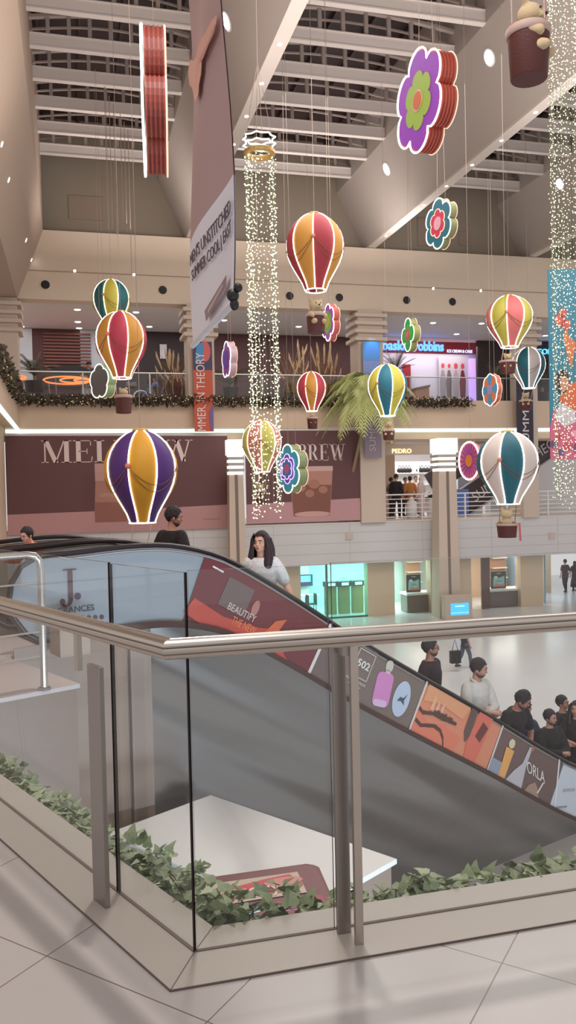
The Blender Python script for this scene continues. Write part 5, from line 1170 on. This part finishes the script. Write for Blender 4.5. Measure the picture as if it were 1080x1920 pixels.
def chair(px, Y, label):
    c = at(px,1150,Y=Y); t = thing('shop_chair', (c.x,Y,ZG), label, 'chair', 'dark chairs in the cyan shop'); m = pm((86,96,96), .5)
    MB().box((c.x-.24,Y-.22,ZG+.45), (c.x+.24,Y+.22,ZG+.50)).build('seat', m, t); MB().box((c.x+.2,Y-.22,ZG+.5), (c.x+.24,Y+.22,ZG+.95)).build('backrest', m, t)
    for dx in (-.2,.2):
        for dy in (-.18,.18): MB().tube([(c.x+dx,Y+dy,ZG), (c.x+dx,Y+dy,ZG+.45)], .018, 5).build('leg', m, t)
chair(568, 35.8, 'dark chair at the left of the cyan shop'); chair(583, 36.2, 'dark chair next to the mullion in the cyan shop')
c = at(574,1105,Y=37.2); t = thing('shop_table', (c.x,37.2,ZG), 'white topped table in the cyan shop', 'table'); MB().box((c.x-.6,36.9,ZG+.72), (c.x+.6,37.5,ZG+.77)).build('top', WHITE, t); MB().box((c.x-.05,37.15,ZG), (c.x+.05,37.25,ZG+.72)).build('leg', pm((86,96,96), .5), t)
def window_display(n, x0, x1, cw0, cw1, ct, cb, lab, posterpx):
    Y = YG+.3; t = thing('display_counter', (at((cw0+cw1)/2,1120,Y=Y).x,Y,ZG), lab, 'counter', 'dark window counters'); a, b = at(cw0,0,Y=Y).x, at(cw1,0,Y=Y).x; zt = at(cw0,ct,Y=Y).z
    bevel(MB().box((a,Y,ZG+.02), (b,Y+.8,zt)).build('body', mat('dark_counter_laminate', (112,92,82), .25), t), .02); MB().box((a-.03,Y-.03,zt), (b+.03,Y+.85,zt+.10)).build('top', WHITE, t)
    p, q = at(posterpx[0],posterpx[1],Y=Y+.3), at(posterpx[2],posterpx[3],Y=Y+.3)
    d = thing('framed_poster', ((p.x+q.x)/2,Y+.3,zt+.10), 'black framed colourful dragon poster standing on the %s window counter' % n, 'poster', 'posters in the windows')
    MB().box((p.x,Y+.3,zt+.10), (q.x,Y+.36,p.z)).build('frame', pm((40,48,46), .4), d); pl = Plane2((p.x,Y+.298,zt+.1), (1,0,0), (0,0,1)); w, h = q.x-p.x, p.z-zt-.1
    pl.poly(MB(), [(w*.12,h*.15),(w*.88,h*.12),(w*.88,h*.72),(w*.5,h*.62),(w*.3,h*.75),(w*.12,h*.6)]).build('print', pm((150,200,214), .4), d); pl.poly(MB(), [(w*.12,h*.12),(w*.9,h*.12),(w*.9,h*.30),(w*.6,h*.22),(w*.3,h*.3)], .008).build('print', pm((206,120,80), .4), d); pl.ell(MB(), w*.3, h*.66, w*.12, h*.08, .009).build('print', pm((236,236,226), .4), d); pl.poly(MB(), [(w*.2,h*.3),(w*.5,h*.5),(w*.8,h*.38),(w*.5,h*.42)], .009).build('print', pm((110,160,90), .4), d); pl.rect(MB(), w*.35, h*.86, w*.65, h*.9).build('print', pm((206,200,190), .4), d)
window_display('left', 740, 808, 743, 806, 1118, 1158, 'dark brown counter with white top in the left display window', (762,1078,789,1114))
window_display('right', 884, 977, 901, 974, 1111, 1150, 'dark brown counter with white top in the right display window', (921,1072,949,1107))
a, b = at(884,0,Y=YG+.1).x, at(901,0,Y=YG+.1).x; solo('wood_panel', MB().box((a+.05,YG+.1,ZG), (b,YG+.2,ZP)), pm((104,62,54), .4), 'dark red brown upright panel at the edge of the right display window', 'panel')
def shelfunit(px0, px1, Y, label, cols, seed):
    rnd = random.Random(seed); a, b = at(px0,0,Y=Y).x, at(px1,0,Y=Y).x; t = thing('wall_shelf', ((a+b)/2,Y,ZG), label, 'shelf'); MB().box((a,Y,ZG), (b,Y+.3,ZP-.1)).build('back', pm(cols[0], .5), t)
    for z in (1.0,1.5,2.0): MB().box((a,Y-.3,ZG+z), (b,Y,ZG+z+.05)).build('shelf_board', pm(cols[1], .4), t)
shelfunit(742, 768, 38, 'warm wooden wall shelves behind the left window counter', ((188,140,112),(232,220,206)), 1); shelfunit(902, 930, 38, 'brown wooden wall shelves behind the right window counter', ((176,124,96),(224,206,190)), 2)
a, b = at(794,0,Y=37).x, at(806,0,Y=37).x; solo('dark_cabinet', MB().box((a,37,ZG), (b,37.3,ZP)), pm((96,84,80), .4), 'tall dark cabinet at the right of the left display window', 'cabinet')
a, b = at(950,0,Y=37.6).x, at(966,0,Y=37.6).x; solo('blue_panel', MB().box((a,37.6,ZG), (b,37.8,ZP)), pm((150,170,206), .4), 'pale blue panel at the back of the right display window', 'panel')
for k, (px0, px1) in enumerate(((740,808),(884,977))):
    a, b = at(px0,0,Y=YG+.1).x, at(px1,0,Y=YG+.1).x; w = MB().box((a,YG+.06,ZG), (b,YG+.075,ZP)); o = w.build('window_%d' % (k+1), GLASS); o['kind'] = 'structure'; o['label'] = 'clear glass of the %s display window' % ('left','right')[k]; o['category'] = 'window'
# information stand with blue screen at the foot of the lamp column
Yk = 32.2; a, b = at(834,1117,Y=Yk), at(887,1205,Y=Yk); t = thing('screen_stand', ((a.x+b.x)/2,Yk,ZG), 'pale information stand with a bright blue screen', 'information stand')
bevel(MB().box((a.x,Yk,ZG), (b.x,Yk+.35,a.z)).build('body', pm((206,186,170), .4), t), .03); p, q = at(845,1132,Y=Yk), at(880,1204,Y=Yk)
MB().box((p.x,Yk-.012,max(q.z,ZG+.2)), (q.x,Yk,p.z)).build('screen', pm((70,176,255), .5, emit=1.2), t); MB().box((p.x+.2,Yk-.016,p.z-.15), (q.x-.2,Yk-.012,p.z-.10)).build('screen_line', pm((180,220,255), .5, emit=1.2), t); MB().box((p.x,Yk-.016,p.z-.42), (q.x,Yk-.012,p.z-.40)).build('screen_line', pm((180,220,255), .5, emit=1.2), t)
for i, px in enumerate((655, 1035)):
    p = at(px, 1005, Y=YF-.02); MB_ = MB().box((p.x-.16,YF-.04,p.z-.16), (p.x+.16,YF,p.z+.16)); MB_.box((p.x-.10,YF-.05,p.z-.12), (p.x+.02,YF-.04,p.z+.12)); solo('socket_box', MB_, pm((206,190,182), .5), ('small pale socket plate on the parapet under the right hoarding','small pale socket plate on the parapet at the far right')[i], 'socket', 'parapet socket plates')
# ================================================================ people
EYEW = mat('eye_white', (206,192,184), .3); IRIS = mat('iris_dark', (40,26,22), .3); LIP = {}
def sphere_caps(mb, pts, n=10):
    """a tapered limb through (point, radius) with rounded ends"""
    P = [V(p) for p, r in pts]; Rr = [r for p, r in pts]
    a = (P[1]-P[0]).normalized(); b = (P[-1]-P[-2]).normalized()
    PP, RR = [], []
    for f in (.98, .75, .4): PP.append(P[0]-a*Rr[0]*f); RR.append(Rr[0]*math.sqrt(1-f*f))
    for p, r in zip(P, Rr): PP.append(p); RR.append(r)
    for f in (.4, .75, .98): PP.append(P[-1]+b*Rr[-1]*f); RR.append(Rr[-1]*math.sqrt(1-f*f))
    return mb.tube(PP, RR, n)
def figure(label, loc, facing, height=1.72, skin=(176,124,100), hair=(38,26,26), top=(40,26,32), sleeve='short', pants=(52,44,52), style='short', beard=False, glasses=False,
           lean=0, side=0, head=(0,0), armL=None, armR=None, stride=0, fine=True, female=False, name='person', group=None, robe=False, sit=0, topname='shirt', stripe=None, cap=None):
    s = height/1.75; vx = .0085 if fine else .016; th = math.atan2(-facing[0], facing[1])
    t = thing(name, loc, label, 'person', group, th)
    Ml = Matrix.Rotation(-R(lean), 3, 'X') @ Matrix.Rotation(R(side), 3, 'Y'); PV = V((0,0,.95))
    def L(p): return (PV+Ml @ (V(p)-PV))*s                 # upper body follows the lean
    def Z(p): return V(p)*s
    sw = .175 if female else .195
    lev = [(.88,.155,.115,0),(.98,.155 if not female else .135,.11,0),(1.08,.145 if not female else .125,.105,.0),(1.2,.16 if not female else .145,.115,.005),(1.31,.178 if not female else .155,.118,.005),(1.39,.172 if not female else .150,.10,0),(1.435,.125,.085,-.005),(1.465,.075,.068,-.005)]
    def torso(mb, infl, lv, n=18):
        vs = []
        for z, rx, ry, yo in lv:
            for j in range(n): a = 2*PI*j/n; vs.append(L(((rx+infl)*math.cos(a), yo+(ry+infl)*math.sin(a), z)))
        k = len(lv); mb.add(vs, [(i*n+j, i*n+(j+1) % n, (i+1)*n+(j+1) % n, (i+1)*n+j) for i in range(k-1) for j in range(n)]+[tuple(range(n-1,-1,-1)), tuple(range((k-1)*n, k*n))]); return mb
    AR = armR or ((sw+.065,-.04,1.13),(sw+.055,.06,.89)); AL = armL or ((-sw-.065,-.04,1.13),(-sw-.055,.06,.89))
    sh = {1:(sw-.01,0,1.385), -1:(-sw+.01,0,1.385)}
    def arm(q): return AR if q > 0 else AL
    mb = torso(MB(), 0, lev)
    mb.tube([L((0,-.01,1.42)), L((0,.0,1.50)), L((0,.01,1.56))], [.062*s,.052*s,.052*s], 12)
    # head, turned on the neck
    hy, hp = head; HM = Ml @ Matrix.Rotation(R(hy), 3, 'Z') @ Matrix.Rotation(R(hp), 3, 'X'); HC = L((0,.012,1.53))
    def Hd(p): return HC+HM @ ((V(p)-V((0,.012,1.53)))*s)
    def hell(mb, c, r, nu=14, nv=10):
        m = MB().ell((0,0,0), r, nu, nv); mb.add([Hd(V(c)+p) for p in m.v], m.f); return mb
    hell(mb, (0,.005,1.65), (.074,.094,.098)); hell(mb, (0,.035,1.585), (.058,.062,.062)); hell(mb, (0,.072,1.548), (.026,.022,.020)); hell(mb, (0,.088,1.655), (.05,.012,.012))
    hell(mb, (0,.106,1.612), (.015,.020,.016)); hell(mb, (0,.098,1.636), (.010,.014,.026)); hell(mb, (0,.092,1.574), (.024,.012,.012))
    for q in (-1, 1): hell(mb, (q*.076,.0,1.615), (.010,.020,.030), 8, 6); hell(mb, (q*.042,.068,1.605), (.024,.022,.022), 8, 6)
    for q in (-1, 1):
        e, w = arm(q); sphere_caps(mb, [(L(sh[q]), .055*s), (L(V(sh[q]).lerp(V(e), .5)), .050*s), (L(e), .041*s)]); sphere_caps(mb, [(L(e), .041*s), (L(V(e).lerp(V(w), .35)), .040*s), (L(w), .027*s)])
        d = (L(w)-L(e)).normalized(); sphere_caps(mb, [(L(w)+d*.01*s, .027*s), (L(w)+d*.05*s, .036*s), (L(w)+d*.085*s, .033*s)], 8)
    hipx = .09; LG = {}
    for q in (-1, 1):
        sy = stride*q
        hip = (q*hipx,0,.92); knee = (q*(hipx+.01), .03+sy*.55, .50) ; ank = (q*(hipx+.01), -.02+sy*1.0 if sy >= 0 else -.06+sy*1.15, .09 if sy >= 0 else .14); LG[q] = (hip, knee, ank)
        sphere_caps(mb, [(Z(hip), .088*s), (Z(V(hip).lerp(V(knee), .5)), .074*s), (Z(knee), .055*s)]); sphere_caps(mb, [(Z(knee), .055*s), (Z(V(knee).lerp(V(ank), .35)), .056*s), (Z(ank), .038*s)])
        sphere_caps(mb, [(Z(V(ank)+V((0,-.03,-.045))), .036*s), (Z(V(ank)+V((0,.12,-.055))), .030*s)], 8)
    SK = pm(tuple(min(255, int(c*1.10+8)) for c in skin), .5)
    body = remesh(mb, 'body', SK, t, vx*s, 3, local=True)
    # fingers: four of unequal length and a thumb from the side of each palm, joined to the body surface
    fb = MB()
    for q in (-1, 1):
        e, w = arm(q); d = (L(w)-L(e)).normalized(); W = L(w); inn = (L((0,.05,1.1))-W); inn = (inn-d*inn.dot(d)).normalized(); sd = d.cross(inn).normalized()
        if sd.z < -.2 and abs(d.z) < .7: sd = -sd
        base = W+d*.088*s
        for k, (o, ln) in enumerate(((-.028,.062),(-.0095,.072),(.0095,.068),(.028,.052))):
            p = base+sd*o*s; fb.tube([p-d*.02*s, p+d*ln*.45*s, p+(d*.8+inn*.35)*ln*.8*s, p+(d*.85+inn*.75)*ln*s*.95], [.0095*s,.009*s,.0082*s,.006*s], 6)
        th0 = W+d*.03*s-sd*.028*s; fb.tube([th0, th0-sd*.018*s+d*.03*s+inn*.015*s, th0-sd*.016*s+d*.06*s+inn*.028*s], [.012*s,.0105*s,.008*s], 6)
    bm = bmesh.new(); bm.from_mesh(body.data); vv = [bm.verts.new(p) for p in fb.v]
    for f in fb.f: bm.faces.new([vv[i] for i in f]).smooth = True
    bm.to_mesh(body.data); bm.free()
    # face details
    if fine:
        for q in (-1, 1):
            hell(MB(), (0,0,0), (.01,)*3)
            m = hell(MB(), (q*.031,.0845,1.637), (.0125,.0095,.0062), 10, 6); eo = m.build('eye', EYEW, t, True, local=True)
            hell(MB(), (q*.031,.0915,1.637), (.0062,.005,.0068), 8, 6).build('iris', IRIS, eo, True, local=True)
            m = MB().tube([Hd((q*.012,.101,1.658)), Hd((q*.032,.100,1.664)), Hd((q*.052,.086,1.658))], [.004*s,.0055*s,.003*s], 6); m.build('eyebrow', pm(hair, .8), t, True, local=True)
        hell(MB(), (0,.1005,1.576), (.022,.007,.0075), 10, 6).build('lips', pm(tuple(int(a*b) for a, b in zip(skin, (.86,.68,.68))), .5), t, True, local=True)
    if glasses:
        g = MB()
        for q in (-1, 1):
            g.tube([Hd((q*.033+.021*math.cos(2*PI*i/14), .108-.006*abs(math.cos(2*PI*i/14)), 1.634+.017*math.sin(2*PI*i/14))) for i in range(14)], .0022*s, 5, closed=True); g.tube([Hd((q*.054,.100,1.638)), Hd((q*.078,.0,1.632))], .0022*s, 5)
        g.tube([Hd((-.012,.110,1.638)), Hd((.012,.110,1.638))], .0022*s, 5); g.build('glasses', BLACK, t, local=True)
    if beard:
        m = MB(); b = MB().ell((0,.036,1.582), (.0605,.0655,.065), 24, 20)
        keep = [f for f in b.f if all((b.v[i].z < 1.566+.5*max(0, abs(b.v[i].x)-.03)) and b.v[i].y > -.01 for i in f) or all(1.584 < b.v[i].z < 1.600 and abs(b.v[i].x) < .03 and b.v[i].y > .08 for i in f)]
        m.add([Hd(p) for p in b.v], keep); o = m.build('beard', pm(tuple(int(.58*h+.42*k) for h, k in zip(hair, skin)), .9), t, True, local=True); q = o.modifiers.new('t', 'SOLIDIFY'); q.thickness = .004; q.offset = 1
    # hair
    HRM = pm(hair, .55, bump=(90,.5))
    if style in ('short', 'long', 'tuft'):
        m = MB(); b = MB().ell((0,-.008,1.660), (.081,.101,.098), 48, 36); keep = []
        for f in b.f:
            c = sum((b.v[i] for i in f), V())/len(f)
            ph = abs(math.degrees(math.atan2(c.x, c.y+.01))); ok = c.z > np.interp(ph, (0,25,42,56,64,78,88,105,125,180), (1.708,1.712,1.69,1.64,1.602,1.606,1.645,1.62,1.565,1.55))+noise.noise(c*55)*.010
            if ok: keep.append(f)
        vs = []
        for p in b.v:
            w = noise.noise(p*42)*.010+(.020*max(0, p.z-1.72)/.04 if style == 'tuft' else .006*max(0, p.z-1.70)/.05); c = V((0,-.008,1.662)); vs.append(Hd(p+(p-c).normalized()*w))
        m.add(vs, keep); o = m.build('hair', HRM, t, True, local=True); q = o.modifiers.new('t', 'SOLIDIFY'); q.thickness = .009*s; q.offset = .3
    if style == 'long':
        m = MB(); hell(m, (0,-.025,1.665), (.090,.098,.098)); hell(m, (0,-.06,1.60), (.086,.055,.10)); hell(m, (0,-.065,1.50), (.125,.06,.19)); hell(m, (0,-.085,1.42), (.115,.05,.13))
        for q in (-1, 1):
            m.tube([Hd((q*.045,.055,1.735)), Hd((q*.082,.035,1.67)), Hd((q*.092,.02,1.58)), Hd((q*.100,.03,1.47)), Hd((q*.092,.055,1.37)), Hd((q*.08,.06,1.33))], [.026*s,.034*s,.044*s,.056*s,.052*s,.022*s], 12)
            m.tube([Hd((q*.05,-.05,1.68)), Hd((q*.075,-.07,1.56)), Hd((q*.07,-.09,1.42)), Hd((q*.06,-.09,1.32))], [.05*s,.055*s,.055*s,.02*s], 10)
        o = remesh(m, 'long_hair', pm(hair, .5, bump=(50,.2)), t, .008*s, 8, local=True)
        bm = bmesh.new(); bm.from_mesh(o.data)                  # keep the face open
        bmesh.ops.delete(bm, geom=[v for v in bm.verts if (lambda p: abs(p.x) < .060 and p.y > .04 and p.z < 1.715 and p.z > 1.45)((HM.inverted() @ (v.co-HC))/s+V((0,.012,1.53)))], context='VERTS'); [bmesh.ops.smooth_vert(bm, verts=[v for v in bm.verts if v.is_boundary], factor=.5, use_axis_x=True, use_axis_y=True, use_axis_z=True) for _ in range(4)]; bm.to_mesh(o.data); bm.free()
    if style == 'hijab':
        m = MB(); hell(m, (0,-.008,1.655), (.092,.108,.108)); hell(m, (0,.01,1.56), (.082,.09,.07)); m.tube([Hd((0,0,1.56)), L((0,0,1.46)), L((0,.02,1.36))], [.08*s,.12*s,.16*s], 14)
        o = remesh(m, 'headscarf', pm(hair, .7), t, .012*s, 3, local=True); bm = bmesh.new(); bm.from_mesh(o.data)
        bmesh.ops.delete(bm, geom=[v for v in bm.verts if (lambda p: abs(p.x) < .050 and p.y > .06 and 1.545 < p.z < 1.70)((HM.inverted() @ (v.co-HC))/s+V((0,.012,1.53)))], context='VERTS'); bm.to_mesh(o.data); bm.free()
    if cap:
        m = MB(); hell(m, (0,-.005,1.69), (.090,.108,.080)); m.prism([Hd(p) for p in ((-.07,.08,1.69),(-.05,.17,1.685),(.05,.17,1.685),(.07,.08,1.69))], HM @ V((0,0,.012*s))); m.build('cap', pm(cap, .6), t, True, local=True)
    # clothes follow the body
    c = MB(); hem = .80 if not robe else .42
    lv = ([(hem,.20 if not robe else .24,.15 if not robe else .19,0)] if not robe else [(.25,.25,.20,0),(.6,.21,.17,0)])+[(z, rx, ry, yo) for z, rx, ry, yo in lev[:-1]]+[(1.468,.082,.074,-.005)]
    torso(c, .020, lv)
    for q in (-1, 1):
        e, w = arm(q); S_ = V(sh[q])
        sphere_caps(c, [(L(S_+V((-q*.03,0,.015))), .080*s), (L(S_.lerp(V(e), .35)), .078*s), (L(S_.lerp(V(e), .72 if sleeve == 'short' else 1.0)), (.072 if sleeve == 'short' else .064)*s)])
        if sleeve != 'short': sphere_caps(c, [(L(e), .064*s), (L(V(e).lerp(V(w), .5)), .060*s), (L(V(e).lerp(V(w), .90 if sleeve == 'long' else .55)), .050*s)])
    tm = mat('cloth_%d_%d_%d' % tuple(top), top, .8, bump=(14,.5), mott=(9,.12)) if not stripe else mat('printed_cloth', top, .8, bump=(14,.4), mott=(38,.35))
    so = remesh(c, topname, tm, t, (.010 if fine else .018)*s, 4, local=True)
    if sleeve == 'collar' or stripe == 'shirt': pass
    if topname == 'dress_shirt':
        m = MB()
        for q in (-1, 1): m.tube([L((q*.02,.07,1.43)), L((q*.06,.045,1.475)), L((q*.07,-.01,1.49)), L((q*.03,-.065,1.49))], [.016*s,.020*s,.018*s,.018*s], 6)
        m.build('collar', tm, so, True, local=True); MB().tube([L((0,.090,1.42)), L((0,.134,1.30)), L((0,.13,1.15))], .007*s, 5).build('placket', pm((196,186,178), .7), so, local=True)
    c = MB(); torso(c, .012, [(.82,.15,.11,0),(.90,.165,.12,0),(1.0,.155,.115,0)])
    for q in (-1, 1):
        hip, knee, ank = LG[q]; sphere_caps(c, [(Z(hip), .105*s), (Z(V(hip).lerp(V(knee), .5)), .092*s), (Z(knee), .076*s)]); sphere_caps(c, [(Z(knee), .076*s), (Z(V(knee).lerp(V(ank), .5)), .070*s), (Z(V(ank)+V((0,0,.0))), .058*s)])
    remesh(c, 'trousers', pm(pants, .85), t, (.012 if fine else .018)*s, 3, local=True)
    for q in (-1, 1):
        ank = V(LG[q][2]); m = MB(); sphere_caps(m, [(Z(ank+V((0,-.04,-.045))), .045*s), (Z(ank+V((0,.06,-.045))), .046*s), (Z(ank+V((0,.15,-.055))), .036*s)]); m.v = [V((p.x, p.y, max(p.z, (ank.z-.09)*s))) for p in m.v]; m.build('shoe', pm((52,44,44), .5), t, True, local=True)
    return t
def stepz(s): return max(ZG+.02, min(.02, hz(s+.1)-STEPD))
def proj(p): c = V(p)-EYE; w = [sum(CAMM[i][k]*c[i] for i in range(3)) for k in range(3)]; return 540+FOC*w[0]/w[2], 960+FOC*w[1]/w[2]
def ride(px, o, up=1.75):
    ds = 0
    lo, hi = -1, 11
    for _ in range(40):
        m = (lo+hi)/2
        if proj(E(m, stepz(m-ds)+up, o))[0] < px: lo = m
        else: hi = m
    p = E(lo, stepz(lo-ds), o); return p
def hfor(p, py, frac=1.0):                      # body height that brings the crown to photo row py
    lo, hi = .6, 2.4
    for _ in range(30):
        m = (lo+hi)/2
        if proj(p+V((0,0,m)))[1] > py: lo = m
        else: hi = m
    return lo
CR = -EW*.9+EE*.3                               # towards the viewer
def rider(label, px, py, o, facing, **k):
    p = ride(px, o); h = hfor(p, py); hh = k.pop('height', None)
    print('RIDER', label[:40], 'fits height %.2f' % h)
    return figure(label, p, facing, height=hh or max(1.85, min(2.15, h)), **k)
CRO_R = ((.25,.10,1.14),(-.02,.25,1.12)); CRO_L = ((-.25,.10,1.12),(.06,.24,1.08))
rider('woman with long dark hair in a white patterned short sleeved top on the near escalator', 490, 998, .55, V((-.35,-.94)), skin=(186,136,112), hair=(44,22,28), top=(214,208,206), style='long', female=True, stripe='print', pants=(196,190,190), head=(-18,0), armL=((-.27,-.03,1.15),(-.36,.10,.98)), topname='tunic')
rider('bearded man in a black shirt seen from behind on the second escalator', 322, 951, 1.95, V((.80,.60)), skin=(164,112,90), hair=(36,26,26), top=(34,24,26), beard=True, head=(-35,-14), sleeve='long')
rider('man in a dark maroon black T-shirt and glasses, uppermost on the near escalator', 806, 1197, .62, V((.68,-.73)), skin=(150,100,82), hair=(38,26,28), top=(44,24,34), beard=True, glasses=True, head=(34,-3))
rider('bearded man in a white button shirt resting crossed arms on the escalator handrail', 889, 1222, .50, V((.35,-.94)), skin=(170,120,100), hair=(40,26,28), top=(206,198,190), sleeve='rolled', beard=True, head=(38,-12), armR=CRO_R, armL=CRO_L, topname='dress_shirt', lean=4, pants=(120,110,110))
rider('man with tousled hair in a black T-shirt leaning low on the escalator handrail', 950, 1278, .46, V((.30,-.95)), skin=(150,98,82), hair=(34,22,26), top=(28,20,28), beard=True, style='tuft', head=(36,-18), lean=20, armR=((.30,.16,1.14),(.05,.32,1.10)), armL=((-.33,.06,1.12),(-.10,.30,1.04)), height=2.08)
rider('person in a navy blue shirt standing behind the leaning man in black', 985, 1312, 1.0, V((.9,.2)), skin=(176,126,108), hair=(34,24,26), top=(44,54,80), armR=((.30,.02,1.12),(.28,.16,.92)), height=1.95)
rider('young bearded man in black with folded arms near the lower right', 1030, 1358, .55, V((.15,-.98)), skin=(166,116,98), hair=(30,20,24), top=(26,20,26), beard=True, head=(20,-6), armR=CRO_R, armL=CRO_L, sleeve='long')
rider('dark haired person in black partly hidden behind the young man with folded arms', 1054, 1374, 1.0, V((.6,-.7)), skin=(160,110,92), hair=(30,20,24), top=(30,24,34))
rider('person in black with dark hair cut off by the right frame edge on the escalator', 1080, 1366, .6, V((-.7,-.7)), skin=(172,122,104), hair=(30,20,24), top=(28,20,26), style='long', female=True, armL=CRO_L, armR=CRO_R)
rider('child with black hair and an orange sleeve leaning on the far escalator handrail', 74, 989, 2.2, V((-.75,-.65)), skin=(206,160,140), hair=(40,26,30), top=(214,96,64), lean=22, armR=((.26,.14,1.26),(.20,.36,1.36)), armL=((-.25,.16,1.2),(-.16,.38,1.16)), height=1.42, sleeve='long')
# the ground floor and the passage
def walker(label, px, py, Yv, zf, facing, **k):
    p = at(px, py, Y=Yv); return figure(label, V((p.x, Yv, zf)), facing, fine=False, **k)
walker('walker in blue grey jeans with a dark bag crossing the ground floor', 872, 1220, 23.5, ZG, V((.95,.1)), height=1.44, top=(58,58,70), pants=(98,108,128), stride=.22)
bq = at(853, 1232, Y=23.2); k = MB().box((bq.x-.16,23.1,bq.z-.18), (bq.x+.16,23.26,bq.z+.2)); k.tube([(bq.x-.1,23.18,bq.z+.2), (bq.x,23.2,bq.z+.55), (bq.x+.1,23.18,bq.z+.2)], .012, 5); tag(bevel(k.build('shoulder_bag', BLACK, None, origin=(bq.x,23.18,bq.z-.18)), .03), 'dark shoulder bag carried by the walker in jeans', 'bag')
walker('person in dark clothes walking away down the passage, the taller of the two', 1060, 1100, 38.2, ZG, V((-.1,1)), height=1.75, top=(70,48,54), pants=(48,36,42), stride=.1)
walker('person in a long black dress walking away at the right end of the passage', 1078, 1100, 38.6, ZG, V((.1,1)), height=1.6, top=(46,32,40), pants=(40,30,36), robe=True, style='hijab', hair=(44,32,40))
# group in front of the shoe shop
zf = .26
walker('tall man in black seen from behind in front of the shoe shop', 743, 930, 34.9, zf, V((.65,.7)), height=1.98, top=(36,24,30), pants=(44,28,34), sleeve='long', head=(-25,-10), stride=.08)
walker('man in an orange brown jacket seen from behind by the shoe shop', 769, 930, 35.1, zf, V((.1,1)), height=1.88, top=(176,110,56), pants=(110,62,62), sleeve='long')
walker('woman in a pale pink robe and white headscarf by the shoe shop', 790, 930, 35.3, zf, V((-.6,.6)), height=1.88, top=(214,190,186), pants=(206,186,184), robe=True, style='hijab', hair=(226,214,210), sleeve='long')
walker('person in grey brown standing left of the tall man in black', 734, 930, 36.2, zf, V((.9,.2)), height=1.86, top=(110,86,84), pants=(60,44,50))
walker('person facing the group behind the orange brown jacket', 760, 930, 37.0, zf, V((.2,-1)), height=1.86, top=(120,80,84), pants=(60,44,50), head=(0,-8))
walker('person in white standing deeper in the shoe shop', 780, 930, 38.4, zf, V((-.2,-1)), height=1.92, top=(214,208,206), pants=(90,80,86))
# upper floor
walker('man in a dark cap and grey vest leaning over near the slatted wall', 178, 700, 36.2, ZL2-.05, V((-1,-.25)), height=1.88, top=(86,92,88), pants=(66,66,72), lean=16, cap=(50,40,48), head=(0,-20), armR=((.22,.12,1.15),(.16,.36,1.25)))
walker('child in pale blue behind the small bicycle on the upper floor', 290, 720, 37.0, ZL2-.05, V((-.8,-.5)), height=1.3, top=(96,124,176), pants=(90,96,120))
walker('person in grey sitting low behind the upper railing near the violet flower sign', 437, 720, 36.4, ZL2-.05, V((-.8,-.4)), height=1.2, top=(104,96,94), pants=(70,60,62), lean=20)
# ================================================================ lights of the mall and added fills
def area(name, loc, size, power, col=(1,.93,.86), rot=(0,0,0), sy=None):
    d = bpy.data.lights.new(name, 'AREA'); d.energy = power; d.color = col; d.size = size
    if sy: d.shape = 'RECTANGLE'; d.size_y = sy
    o = bpy.data.objects.new(name, d); C.objects.link(o); o.location = loc; o.rotation_euler = rot; return o
W = bpy.data.worlds.new('World'); bpy.context.scene.world = W; W.use_nodes = True
W.node_tree.nodes['Background'].inputs[0].default_value = (1.0, .965, .955, 1); W.node_tree.nodes['Background'].inputs[1].default_value = WORLD
area('atrium_lamp', (1.2,6.4,13.2), 0.5, 850, (1,.96,.93))
area('atrium_lamp', (8,20,11.9), 9, 900, (1,.95,.92)); area('atrium_lamp', (16,20,11.9), 9, 900, (1,.95,.92))
area('upper_shop_lamp', (8,37,ZFB-.05), 22, 420, (.92,.95,1), sy=4); area('upper_shop_lamp', (18.5,40.4,ZFB-.3), 5, 130, (.95,.9,1), sy=1.5)
area('middle_shop_lamp', (17,38.6,ZSB-.1), 8, 330, (1,.97,.95), sy=3)
area('cyan_shop_lamp', (at(630,0,Y=36.5).x,36.5,ZP-.02), 4, 330, (.55,1,.92), sy=2.5)
area('window_lamp', (at(772,0,Y=36).x,36,ZP-.02), 1.6, 70, (1,.9,.78), sy=2); area('window_lamp', (at(930,0,Y=36).x,36,ZP-.02), 2.2, 90, (1,.9,.78), sy=2)
area('passage_lamp', (22.5,39,ZP-.02), 3, 160, (.8,.93,1), sy=6)
area('ceiling_fill', (8,30.5,11.0), 16, 420, (1,.93,.9), (PI,0,0), sy=3); area('ceiling_fill', (8,16,9.5), 18, 800, (1,.93,.9), (PI,0,0), sy=10)  # fill lights added in mid-air to brighten the trusses from below
area('cladding_streak_light', (2,1.2,-1.6), 6, 320, (.62,.80,1), (R(90),0,0), sy=.25); area('cladding_streak_light', (3,1.2,-2.9), 7, 230, (.68,.83,1), (R(90),0,0), sy=.2)  # added unseen strips that put bluish streaks on the cladding
def spot(name, loc, to, power, col, ang):
    d = bpy.data.lights.new(name, 'SPOT'); d.energy = power; d.color = col; d.spot_size = R(ang); d.spot_blend = .5; d.shadow_soft_size = .1
    o = bpy.data.objects.new(name, d); C.objects.link(o); o.location = loc; o.rotation_euler = (V(to)-V(loc)).to_track_quat('-Z','Y').to_euler(); return o
spot('blue_column_spot', (at(700,640,Y=33.3).x,33.25,8.6), (at(700,690,Y=33.6).x,33.6,6.9), 120, (.15,.5,1), 50)
sc = bpy.context.scene; sc.view_settings.view_transform = 'Standard'; sc.view_settings.look = 'None'; sc.view_settings.gamma = 1; sc.view_settings.use_curve_mapping = False; sc.view_settings.exposure = EXPO
sc.cycles.max_bounces = 6; sc.cycles.diffuse_bounces = 3; sc.cycles.glossy_bounces = 4; sc.cycles.transparent_max_bounces = 16; sc.cycles.use_denoising = True; sc.cycles.sample_clamp_indirect = 6
